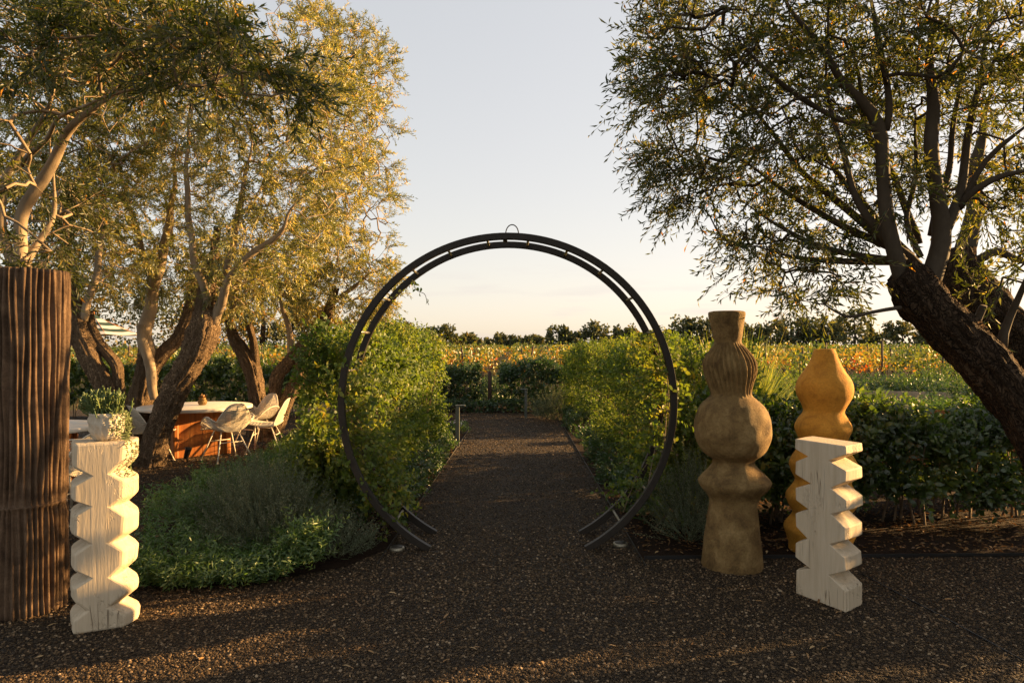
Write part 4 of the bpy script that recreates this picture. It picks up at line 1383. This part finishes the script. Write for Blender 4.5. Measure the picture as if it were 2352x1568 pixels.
# ornamental grass behind the brown totem
def grass_clump(name, label, x, y, n, h, spread, seed):
    rs = np.random.RandomState(seed)
    t = thing(name, (x, y, 0), label, 'ornamental grass')
    az = rs.rand(n) * 6.28
    r0 = rs.rand(n) ** .5 * .22
    b = np.stack([x + r0 * np.cos(az), y + r0 * np.sin(az), np.zeros(n)], 1)
    hh = h * rs.uniform(.55, 1.1, n)
    sp = spread * rs.uniform(.15, 1.05, n)
    K = 7
    wv = rs.uniform(.005, .010, n)
    Vs = []
    az2 = az + rs.randn(n) * .5
    side = np.stack([-np.sin(az2), np.cos(az2), np.zeros(n)], 1)
    for q in range(K):
        f = q / (K - 1)
        out = sp * f ** 1.7
        z = hh * (1.25 * f - .62 * f ** 3 * np.clip(sp / spread, .2, 1))
        c = b + np.stack([np.cos(az2) * out, np.sin(az2) * out, np.maximum(z, .02)], 1)
        ww = wv * (1 - f ** 2 * .9)
        Vs.append(np.stack([c - side * ww[:, None], c + side * ww[:, None]], 1))
    V = np.stack(Vs, 1).reshape(-1, 3)
    q = np.array([(2 * i, 2 * i + 1, 2 * i + 3, 2 * i + 2) for i in range(K - 1)])
    Q = (np.arange(n)[:, None, None] * 2 * K + q[None]).reshape(-1, 4)
    tint = np.repeat(rs.rand(n), K - 1)
    obj('blades', np_mesh('blades', V, Q, M['blade'], tint=tint), t)['kind'] = 'stuff'


grass_clump('ornamental_grass', 'fountain of long yellow green grass blades behind the brown totem', 2.4, 7.3, 2000, 1.5, 1.0, 401)
grass_clump('ornamental_grass', 'smaller arching grass clump between the shaded hedge and totem', 2.45, 8.6, 700, 1.3, .8, 402)


# ------------------------------------------------------------------ dining corner
def lathe_simple(name, prof, segs, mat):
    return lathe(name, prof, segs, mat, '', '', None, wob=0.0)


def table(name, label, x, y, rz, rad, group=None):
    t = thing(name, (x, y, 0), label, 'table', group, rz)
    h = .715
    V, Q = tube([(0, 0, h - .045), (0, 0, h - .04), (0, 0, h - .004), (0, 0, h)], [rad - .006, rad, rad, rad - .006], 72)
    obj('table_top', np_mesh('table_top', V, Q, M['tabletop']), t, (0, 0, 0))
    wd = .36
    for k in range(4):
        a = k * math.pi / 2
        nb = 4
        bw = (2 * wd - .06) / nb
        for q in range(nb):
            u = -wd + .03 + bw * (q + .5)
            bm = bmesh.new()
            add_box(bm, math.cos(a) * (wd - .03) - math.sin(a) * u, math.sin(a) * (wd - .03) + math.cos(a) * u, .335, .04, bw - .004, .66, a)
            bm_obj('plank', bm, M['redwood'], t, local=True, bevel=.003)
        a2 = a + math.pi / 4
        bm = bmesh.new()
        add_box(bm, math.cos(a2) * wd * 1.40, math.sin(a2) * wd * 1.40, .337, .075, .075, .666, a)
        bm_obj('corner_post', bm, M['redwood'], t, local=True, bevel=.02)
    return t


TX, TY = -4.72, 10.2
table('round_table', 'round pale topped dining table on orange timber base behind leaning trunk', TX, TY, R(38), .79)
table('round_table', 'second round table on orange timber base behind the ribbed totem', -5.35, 7.55, R(20), .7)
# small things on the table
t = thing('table_vase', (TX + .05, TY + .1, .715), 'small terracotta vase with dried flowers on the round table', 'vase')
obj('vase', lathe_simple('vase', [(0, .04, 0), (.02, .06, 0), (.06, .065, 0), (.1, .045, 0), (.11, .05, 0)], 32, M['clay']), t, (0, 0, 0))
rs_ = np.random.RandomState(5)
n_ = 40
bb = np.tile([[0, 0, .09]], (n_, 1)) + rs_.randn(n_, 3) * .01
obj('flowers', leaf_mesh('flowers', bb, rs_.randn(n_, 3) + [0, 0, 1.0], rs_.randn(n_, 3), .07, .03, M['dead'], rs_.rand(n_), True), t, (0, 0, 0))


def chair_proto(arms):
    nu, nv = 37, 43
    U = np.linspace(-1, 1, nu)
    Vv = np.linspace(0, 1, nv)
    pts = np.zeros((nv, nu, 3))
    for j, v in enumerate(Vv):
        if v < .5:
            f = v / .5
            y = .27 - .44 * f
            z = .43 - .035 * math.sin(f * math.pi * .8)
        else:
            f = (v - .5) / .5
            y = -.17 - .06 * math.sin(f * math.pi / 2) - .11 * f ** 1.5
            z = .405 + .40 * f ** 1.25
        wd = .245 + .04 * math.sin(min(v, .8) / .8 * math.pi) - (.05 * max(0, v - .65) / .35)
        if v > .72: wd *= math.sqrt(1 - ((v - .72) / .28) ** 2 * .5)
        for i, u in enumerate(U):
            lift = 0
            if arms:
                lift = .23 * max(0, math.sin(min(max((v - .06) / .66, 0), 1) * math.pi)) ** .7 * abs(u) ** 2.6
            else:
                lift = .035 * abs(u) ** 2.5 * (1 - v)
            yb = y + (.07 * u * u if v > .55 else 0) * (v - .3)
            pts[j, i] = (u * wd * (1.12 if arms and .1 < v < .7 else 1), yb, z + lift - .055 * abs(u) ** 3 * max(0, v - .8) / .2)
    V = pts.reshape(-1, 3)
    Q = np.array([(j * nu + i, j * nu + i + 1, (j + 1) * nu + i + 1, (j + 1) * nu + i) for j in range(nv - 1) for i in range(nu - 1)])
    me = np_mesh('mesh_shell', V, Q, M['cream'], smooth=True)
    rim = np.vstack([pts[0, :], pts[1:, -1], pts[-1, ::-1][1:], pts[::-1, 0][1:]])
    return me, rim, pts


def make_chair(name, label, arms, loc, rz, group):
    t = thing(name, (loc[0], loc[1], .004), label, 'chair', group, rz)
    key = 'arm' if arms else 'side'
    if key not in CH:
        me, rim, pts = chair_proto(arms)
        nu_mid = pts.shape[1] // 2
        V, Q = tube(rim, .0075, 8)
        rme = np_mesh('rim', V, Q, M['cream'], smooth=True)
        V, Q = tube(pts[2:-1, nu_mid], .005, 6)
        sme = np_mesh('spine_rod', V, Q, M['cream'], smooth=True)
        legs = []
        for sx in (-1, 1):
            for sy in (-1, 1):
                top = np.array([sx * .12, sy * .11 + .02, .405])
                ft = np.array([sx * .25, sy * .24 + (.0 if sy > 0 else -.02), .012])
                Va, Qa = tube([top, ft], .009, 8)
                Vb, Qb = tube([ft + [0, 0, -.012], ft + [0, 0, -.004]], [.02, .018], 12)
                legs.append((np_mesh('leg', Va, Qa, M['cream'], smooth=True), np_mesh('foot_pad', Vb, Qb, M['cream'])))
        br = []
        for a, b2 in (((-.16, -.15, .26), (.16, -.15, .26)), ((-.16, .18, .26), (.16, .18, .26))):
            V, Q = tube([a, b2], .0055, 8)
            br.append(np_mesh('brace', V, Q, M['cream']))
        CH[key] = (me, rme, sme, legs, br)
    me, rme, sme, legs, br = CH[key]
    o = obj('mesh_shell', me, t, (0, 0, 0))
    wm = o.modifiers.new('wire', 'WIREFRAME')
    wm.thickness = .0066
    wm.use_replace = True
    obj('rim', rme, t, (0, 0, 0))
    obj('spine_rod', sme, t, (0, 0, 0))
    for l, fp in legs: obj('foot_pad', fp, obj('leg', l, t, (0, 0, 0)), (0, 0, 0))
    for l in br: obj('brace', l, t, (0, 0, 0))


CH = {}
CG = 'cream wire mesh chairs'
make_chair('mesh_chair', 'cream wire mesh armchair turned to the round table, back to the path', True, (-4.02, 9.62), R(48), CG)
make_chair('mesh_chair', 'cream wire mesh side chair without arms between armchair and slender trunk', False, (-3.72, 10.35), R(96), CG)
make_chair('mesh_chair', 'cream wire mesh armchair on the hedge side of the round table', True, (-4.15, 11.1), R(150), CG)
make_chair('mesh_chair', 'cream wire mesh armchair half hidden by the thick leaning trunk', True, (-5.05, 9.42), R(-20), CG)
make_chair('mesh_chair', 'cream wire mesh armchair between ribbed totem and notched pedestal', True, (-4.12, 6.35), R(75), CG)
make_chair('mesh_chair', 'cream wire mesh armchair at the second table behind the potted plant', True, (-4.62, 7.4), R(88), CG)


# landscape lights
def spot(name, label, g, aim, size, m, zc):
    t = thing(name, (g[0], g[1], .004), label, 'light')
    tube_obj('stake', [(g[0], g[1], 0), (g[0], g[1], zc)], .009, 8, m, t)
    a = nrmz(np.array(aim, float))
    c = np.array([g[0], g[1], zc])
    tube_obj('housing', [c - a * size, c - a * size * .7, c + a * size * .7, c + a * size], [size * .25, size * .4, size * .52, size * .55], 20, m, t)
    tube_obj('lens', [c + a * size * 1.04, c + a * size * 1.07], [size * .42, size * .40], 20, M['edging'], t)


spot('spot_light', 'small black spike light standing by the table base', G(430, 1062), (.3, 0, 1), .08, M['black'], .13)
spot('path_light', 'brown bullet light tilted over the green ground cover by the gate', np.array((-2.02, 7.1, 0)), (-.9, -.1, .25), .12, M['bronze'], .42)
spot('path_light', 'grey tube light lying low in the green ground cover', np.array((-2.42, 6.6, 0)), (.9, -.2, -.3), .11, M['edging'], .22)


def bollard(label, x, y, h, capdir):
    t = thing('bollard_light', (x, y, .004), label, 'bollard')
    bm = bmesh.new()
    add_box(bm, 0, 0, h / 2 - .01, .062, .05, h - .02)
    bm_obj('post', bm, M['bollard'], t, local=True, bevel=.004)
    bm = bmesh.new()
    add_box(bm, capdir * .045, 0, h, .155, .056, .02)
    bm_obj('cap', bm, M['bollard'], t, local=True, bevel=.003)


bollard('grey metal bollard light beside the sunlit hedge on the path edge', -.87, 10.9, .65, 1)
bollard('grey metal bollard light before the dark hedge at the path end', .31, 15.2, .64, -1)
tube_obj('timber_post', [(-.55, 16.85, -.02), (-.55, 16.85, .98)], .048, 10, M['post'], None, .05, 3)
tag(bpy.data.objects['timber_post'], 'rough brown timber post in the gap at the path end', 'post')


# striped umbrella beyond the trunks
def umbrella():
    x, y = P(215, 0, 20)[0], 20.0
    t = thing('striped_umbrella', (x, y, 0), 'dark green and white striped parasol seen beyond the trunks', 'umbrella')
    za, zr, r = z_of(722, 20), z_of(768, 20), 1.25
    for k in range(8):
        bm = bmesh.new()
        nb = 6
        grid = []
        for q in range(nb + 1):
            f = q / nb
            rr = r * (.02 + .98 * f)
            zz = za + (zr - za) * f ** .85
            row = []
            for i in range(4):
                a = R(45 * k + 15 * i)
                sag = 1 - .03 * math.sin(math.pi * i / 3) * f
                row.append(bm.verts.new((rr * sag * math.cos(a), rr * sag * math.sin(a), zz - .03 * math.sin(math.pi * i / 3) * f)))
            grid.append(row)
        for q in range(nb):
            for i in range(3):
                f_ = bm.faces.new((grid[q][i], grid[q][i + 1], grid[q + 1][i + 1], grid[q + 1][i]))
                f_.material_index = q % 2
        bm_obj('canopy_panel', bm, [M['green_cloth'], M['white_cloth']], t, local=True)
        a = R(45 * k)
        tube_obj('rib', [np.array((x, y, za - .03)), np.array((x + r * math.cos(a), y + r * math.sin(a), zr - .015))], .009, 6, M['redwood'], t)
    tube_obj('pole', [(x, y, -.02), (x, y, za + .08)], .025, 12, M['redwood'], t)


umbrella()


# raised beds behind the laurel hedge
def raised_bed(label, x, y, w_, d_, h, rz, mat, leafmat, plants, ph, seed, dry=False):
    t = thing('raised_bed', (x, y, 0), label, 'planter', None, rz)
    for sx, sy, lx, ly in ((0, -1, w_, .035), (0, 1, w_, .035), (-1, 0, .035, d_ - .072), (1, 0, .035, d_ - .072)):
        for q in range(2 if mat is M['weathered'] else 1):
            hb = h / 2 if mat is M['weathered'] else h
            bm = bmesh.new()
            add_box(bm, sx * (w_ / 2 - .0175), sy * (d_ / 2 - .0175), hb * (q + .5), lx, ly, hb - .004)
            bm_obj('board', bm, mat, t, local=True, bevel=.004)
    bm = bmesh.new()
    add_box(bm, 0, 0, h * .45, w_ - .075, d_ - .075, h * .9 - .01)
    bm_obj('soil', bm, M['soil'], t, local=True)
    rs = np.random.RandomState(seed)
    n = plants
    base = np.stack([rs.uniform(-.47, .47, n) * w_, rs.uniform(-.45, .45, n) * d_, h * .85 + rs.rand(n) * ph * (.6 + .4 * np.sin(rs.rand(n) * 6))], 1)
    d = np.stack([rs.randn(n) * .5, rs.randn(n) * .5, np.ones(n)], 1)
    pos, dd, nv, sid, end = sprigs(base, d, rs.uniform(.08, .2, n), 8, .6, rs)
    s = .05 if not dry else .03
    obj('foliage', leaf_mesh('foliage', pos, dd, nv, s * rs.uniform(.7, 1.3, len(pos)), s * .45, leafmat, rs.rand(n)[sid], True), t, (0, 0, 0))


raised_bed('weathered timber raised bed of dry straw coloured herbs behind the laurel hedge', 6.1, 11.5, 2.0, 1.1, .64, R(-18), M['weathered'], M['blade'], 700, .12, 501, True)
raised_bed('timber raised bed mounded with dense bright green herbs', 7.7, 14.0, 2.6, 1.2, .72, R(-14), M['weathered'], M['deep'], 1100, .34, 502)
raised_bed('rusted steel raised bed of low greens just behind the laurel hedge', 5.75, 9.0, 2.4, 1.0, .8, R(-20), M['corten'], M['sage'], 800, .14, 503)
dome('berry_bush', 'tall open leafy bush behind the beds by the olive trunk', 7.6, 10.6, .95, 1.55, M['deep'], 900, 10, .06, .024, (.2, .4), 510, cat='shrub')
dome('berry_bush', 'sprawling yellow green bush behind the ornamental grass', 4.3, 10.2, .8, 1.2, M['hedge'], 800, 10, .055, .025, (.15, .35), 511, cat='shrub')
dome('berry_bush', 'leafy green bush between ochre totem and the straw herb bed', 4.2, 8.8, .6, .75, M['hedge'], 520, 10, .05, .024, (.15, .3), 512, cat='shrub')


# ------------------------------------------------------------------ vineyard
post_me = {}


def vine_row(X, seed):
    rs = np.random.RandomState(seed)
    y0 = max(21.5 + abs(X) * .02, abs(X) / .80)
    if X < -7: y0 = max(y0, 24)
    y1 = 150
    t = thing('vine_row', (X, y0, 0), 'row of autumn grapevines on a wire trellis with leaning posts', 'grapevine', 'rows of vines in the vineyard')
    P_, D_, N_, L_, W_, T_ = [], [], [], [], [], []
    for (a, b, dens, s) in ((y0, 45, 84, .135), (45, 80, 40, .2), (80, y1, 16, .34)):
        a = max(a, y0)
        if a >= b: continue
        n = int((b - a) * dens)
        Y = rs.uniform(a, b, n)
        clump = np.sin(Y * 4.2 + seed) * .5 + np.sin(Y * 1.7 + seed * 2) * .5
        top = 1.38 + .3 * clump + .14 * np.sin(Y * .35 + seed)
        z = .75 + (top - .75) * rs.rand(n) ** .75 + np.where(rs.rand(n) < .05, rs.rand(n) * .5, 0)
        x = X + rs.randn(n) * .2
        P_.append(np.stack([x, Y, z], 1))
        D_.append(rs.randn(n, 3) + [0, 0, -.3])
        N_.append(rs.randn(n, 3))
        L_.append(s * rs.uniform(.6, 1.3, n))
        W_.append(s * rs.uniform(.6, 1.1, n))
        T_.append(np.clip(.33 + .24 * np.sin(Y * .9 + seed * 3) + (1.2 - z) * .5 + rs.randn(n) * .2, 0, 1))
    cat = np.concatenate
    obj('foliage', leaf_mesh('foliage', cat(P_), cat(D_), cat(N_), cat(L_), cat(W_), M['grape'], cat(T_), False), t)
    # trunks and canes
    m = int((60 - y0) / .9)
    if m > 0:
        ys = y0 + np.arange(m) * .9 + rs.randn(m) * .08
        a = np.stack([np.full(m, X), ys, np.full(m, -.02)], 1)
        b = a + np.stack([rs.randn(m) * .05, rs.randn(m) * .08, np.full(m, .92)], 1)
        parts = [thin_tubes(a, b, .02, .014, 4)]
        for zz in (.5, .85, 1.25):
            parts.append(thin_tubes(np.array([[X, y0, zz]]), np.array([[X, 80., zz]]), .006, .006, 3))
        V, Q = join(parts)
        obj('trunks_and_wires', np_mesh('trunks_and_wires', V, Q, M['post']), t)['kind'] = 'stuff'
    ypost = y0 + .1
    while ypost < 62:
        if 'p' not in post_me:
            V, Q = tube([(0, 0, -.02), (0, 0, 1.62)], .032, 6)
            post_me['p'] = np_mesh('post', V, Q, M['post'])
        o = bpy.data.objects.new('post', post_me['p'])
        o.parent = t
        o.location = (0, ypost - y0, 0)
        o.rotation_euler = (rs.randn() * .05, rs.randn() * .07, 0)
        o.scale = (1, 1, rs.uniform(.93, 1.1))
        C.objects.link(o)
        ypost += 5.5 + rs.rand() * .6


xs = np.arange(-33.9, 54, 1.9)
for i, X in enumerate(xs):
    vine_row(float(X) + .15, 600 + i)


def trellis():
    x0, x1, Y = -3.6, 3.2, 20.6
    t = thing('trellis_fence', ((x0 + x1) / 2, Y, 0), 'dark stake and wire trellis fence behind the end hedge', 'fence')
    rs = np.random.RandomState(77)
    V, Q = tube([(0, 0, -.02), (0, 0, 1.0)], .014, 6)
    me = np_mesh('stake', V, Q, M['post'])
    for x in np.arange(x0, x1, .3):
        o = obj('stake', me, t, (x + rs.randn() * .03 - (x0 + x1) / 2, rs.randn() * .05, 0))
        o.scale[2] = rs.uniform(.8, 1.25)
        o.rotation_euler = (rs.randn() * .03, rs.randn() * .04, 0)
    for z in (.45, .68, .9):
        tube_obj('wire', [(x0, Y, z), (x1 - .1, Y, z + .02)], .008, 4, M['post'], t)
    n = 900
    X = rs.uniform(x0, x1, n)
    pos = np.stack([X, Y + rs.randn(n) * .1, 1.0 + .12 * np.sin(X * 3) + rs.randn(n) * .14], 1)
    obj('foliage', leaf_mesh('foliage', pos, rs.randn(n, 3), rs.randn(n, 3), .11 * rs.uniform(.6, 1.2, n), .1 * rs.uniform(.6, 1.1, n), M['grape'], np.clip(.55 + rs.randn(n) * .22, 0, 1), False), t)


trellis()


# ------------------------------------------------------------------ distant trees
def far_tree(name, label, x, ytop, wpx, Y, mat, seed, conifer=False, n=900, group='trees along the far side of the vineyard'):
    rs = np.random.RandomState(seed)
    X = (x - CX) / F * Y
    H = CAM - (ytop - HY) / F * Y
    rw = wpx / 2 / F * Y
    t = thing(name, (X, Y, 0), label, 'tree', group)
    H *= rs.uniform(1.0, 1.45)
    s = (.0046 if Y > 100 else .0042) * Y
    if conifer:
        u = rs.rand(n) ** .6
        z = H * (1 - u * .95)
        a = rs.rand(n) * 6.28
        rr = rw * u * rs.uniform(.55, 1.05, n)
        pos = np.stack([X + rr * np.cos(a), Y + rr * np.sin(a), z], 1)
    else:
        nb = 11
        cs = np.stack([rs.uniform(-.68, .68, nb) * rw, rs.uniform(-.6, .6, nb) * rw, H * rs.uniform(.36, .9, nb)], 1)
        rb = rs.uniform(.24, .46, nb) * min(rw, H * .5)
        cs[0] = (rs.uniform(-.15, .15) * rw, 0, H - rb[0] * .95)
        pk = rs.randint(0, nb, n)
        v = nrmz(rs.randn(n, 3)) * rs.uniform(.6, 1.05, (n, 1))
        pos = np.array([X, Y, 0]) + cs[pk] + v * rb[pk][:, None]
        # undergrowth down to the ground
        m = n // 4
        pos[:m] = np.stack([X + rs.uniform(-1, 1, m) * rw, Y + rs.uniform(-.5, .5, m) * rw, rs.rand(m) * H * .45], 1)
    tint = np.clip(rs.rand(len(pos)) * .8 + rs.rand() * .2, 0, 1)
    obj('crown', leaf_mesh('crown', pos, rs.randn(len(pos), 3), rs.randn(len(pos), 3), s * rs.uniform(.7, 1.5, len(pos)), s * rs.uniform(.6, 1.1, len(pos)), mat, tint, False), t)
    tube_obj('trunk', [(X, Y, -.1), (X + .02 * H, Y, H * .35), (X, Y, H * .75)], [H * .03, H * .022, H * .008], 8, M['bark_dark'], t)


spec = [(880, 742, 70, 150), (925, 746, 80, 150), (970, 758, 70, 155), (1010, 766, 60, 160), (1045, 776, 50, 165), (1086, 774, 46, 210), (1128, 784, 40, 230), (1160, 772, 60, 220), (1195, 774, 60, 215), (1228, 780, 50, 220),
        (1292, 766, 55, 205), (1325, 772, 60, 210), (1368, 752, 62, 205), (1412, 768, 50, 215), (1448, 757, 60, 205), (1492, 772, 60, 215), (1535, 766, 60, 210), (1578, 748, 80, 200), (1612, 735, 80, 200), (1655, 752, 70, 205), (1700, 756, 70, 210),
        (1745, 748, 66, 205), (1785, 742, 70, 200), (1832, 738, 70, 205), (1870, 752, 60, 210), (1912, 750, 64, 205), (1962, 731, 66, 190), (2010, 764, 60, 215), (2072, 738, 84, 195), (2120, 752, 66, 200), (2180, 746, 80, 205), (2245, 742, 80, 200), (2310, 748, 80, 200)]
for i, (x, yt, wp, Y) in enumerate(spec):
    far_tree('distant_tree', 'distant rounded dark green tree beyond the vineyard', x, yt, wp * 1.15, Y, M['far'], 700 + i)
for i, (x, yt, wp, Y) in enumerate(((1263, 756, 30, 200), (1145, 776, 22, 215), (1892, 738, 24, 205), (1998, 744, 24, 200), (1420, 762, 22, 215))):
    far_tree('distant_conifer', 'distant pointed conifer standing above the far tree line', x, yt, wp, Y, M['far'], 760 + i, True, 380, 'conifers in the far tree line')
for i, (x, yt, wp, Y) in enumerate(((330, 660, 200, 60), (450, 640, 190, 62), (600, 660, 190, 66), (740, 690, 170, 68), (835, 715, 120, 80), (200, 620, 220, 58), (60, 600, 260, 55), (530, 690, 150, 75), (670, 700, 140, 78))):
    gold = i % 2 == 1
    far_tree('autumn_tree' if gold else 'green_tree', 'golden leaved tree seen through the olive trunks beyond the vines' if gold else 'dark green tree seen through the olive trunks beyond the vines',
             x, yt, wp, Y, M['gold_far'] if gold else M['far'], 780 + i, n=2300, group='golden trees behind the olives' if gold else 'green trees behind the olives')


# ------------------------------------------------------------------ fallen leaves
def fallen():
    rs = np.random.RandomState(31)
    lm = []
    for q in range(4):
        n = 1
        me = leaf_mesh('fallen_leaf', np.zeros((1, 3)), np.array([[1., 0, .05]]), np.array([[0, 0, 1.]]), np.array([.05]), np.array([.012]), M['dead'], np.array([.55 + .13 * q]), True, curl=.12)
        lm.append(me)
    cnt = 0
    while cnt < 110:
        y = rs.uniform(1290, 1560)
        x = rs.uniform(20, 2330)
        g = G(x, y)
        if in_poly(np.array([g[0]]), np.array([g[1]]), left_bed)[0] or in_poly(np.array([g[0]]), np.array([g[1]]), right_bed)[0]: continue
        o = bpy.data.objects.new('fallen_leaf', lm[rs.randint(4)])
        o.location = (g[0], g[1], .017)
        o.rotation_euler = (rs.randn() * .3, rs.randn() * .15, rs.rand() * 6.28)
        o.scale = [rs.uniform(.6, 1.2)] * 3
        C.objects.link(o)
        tag(o, 'fallen dry olive leaf lying on the gravel', 'leaf', 'fallen leaves on the gravel')
        cnt += 1
    n = 5200
    X = np.concatenate([rs.uniform(1.0, 6.5, n), rs.uniform(-1.5, -.9, n // 4), rs.uniform(-6.5, -2.6, n // 2)])
    Y = np.concatenate([rs.uniform(5.25, 7.2, n), rs.uniform(5.6, 12, n // 4), rs.uniform(4.4, 11, n // 2)])
    m = len(X)
    pos = np.stack([X, Y, .016 + rs.rand(m) * .02], 1)
    d = np.stack([rs.randn(m), rs.randn(m), rs.randn(m) * .15], 1)
    nv = np.stack([rs.randn(m) * .3, rs.randn(m) * .3, np.ones(m)], 1)
    o = obj('leaf_litter', leaf_mesh('leaf_litter', pos, d, nv, .045 * rs.uniform(.5, 1.3, m), .013 * rs.uniform(.7, 1.6, m), M['dead'], rs.rand(m) ** 1.5, False))
    tag(o, 'dry brown leaf litter under the laurel hedge and olive trees', 'leaf litter', kind='stuff')


fallen()
tri = 0
for o in C.objects:
    if o.type == 'MESH': tri += len(o.data.loops) - 2 * len(o.data.polygons)
print('objects', len(C.objects), 'polys', tri)
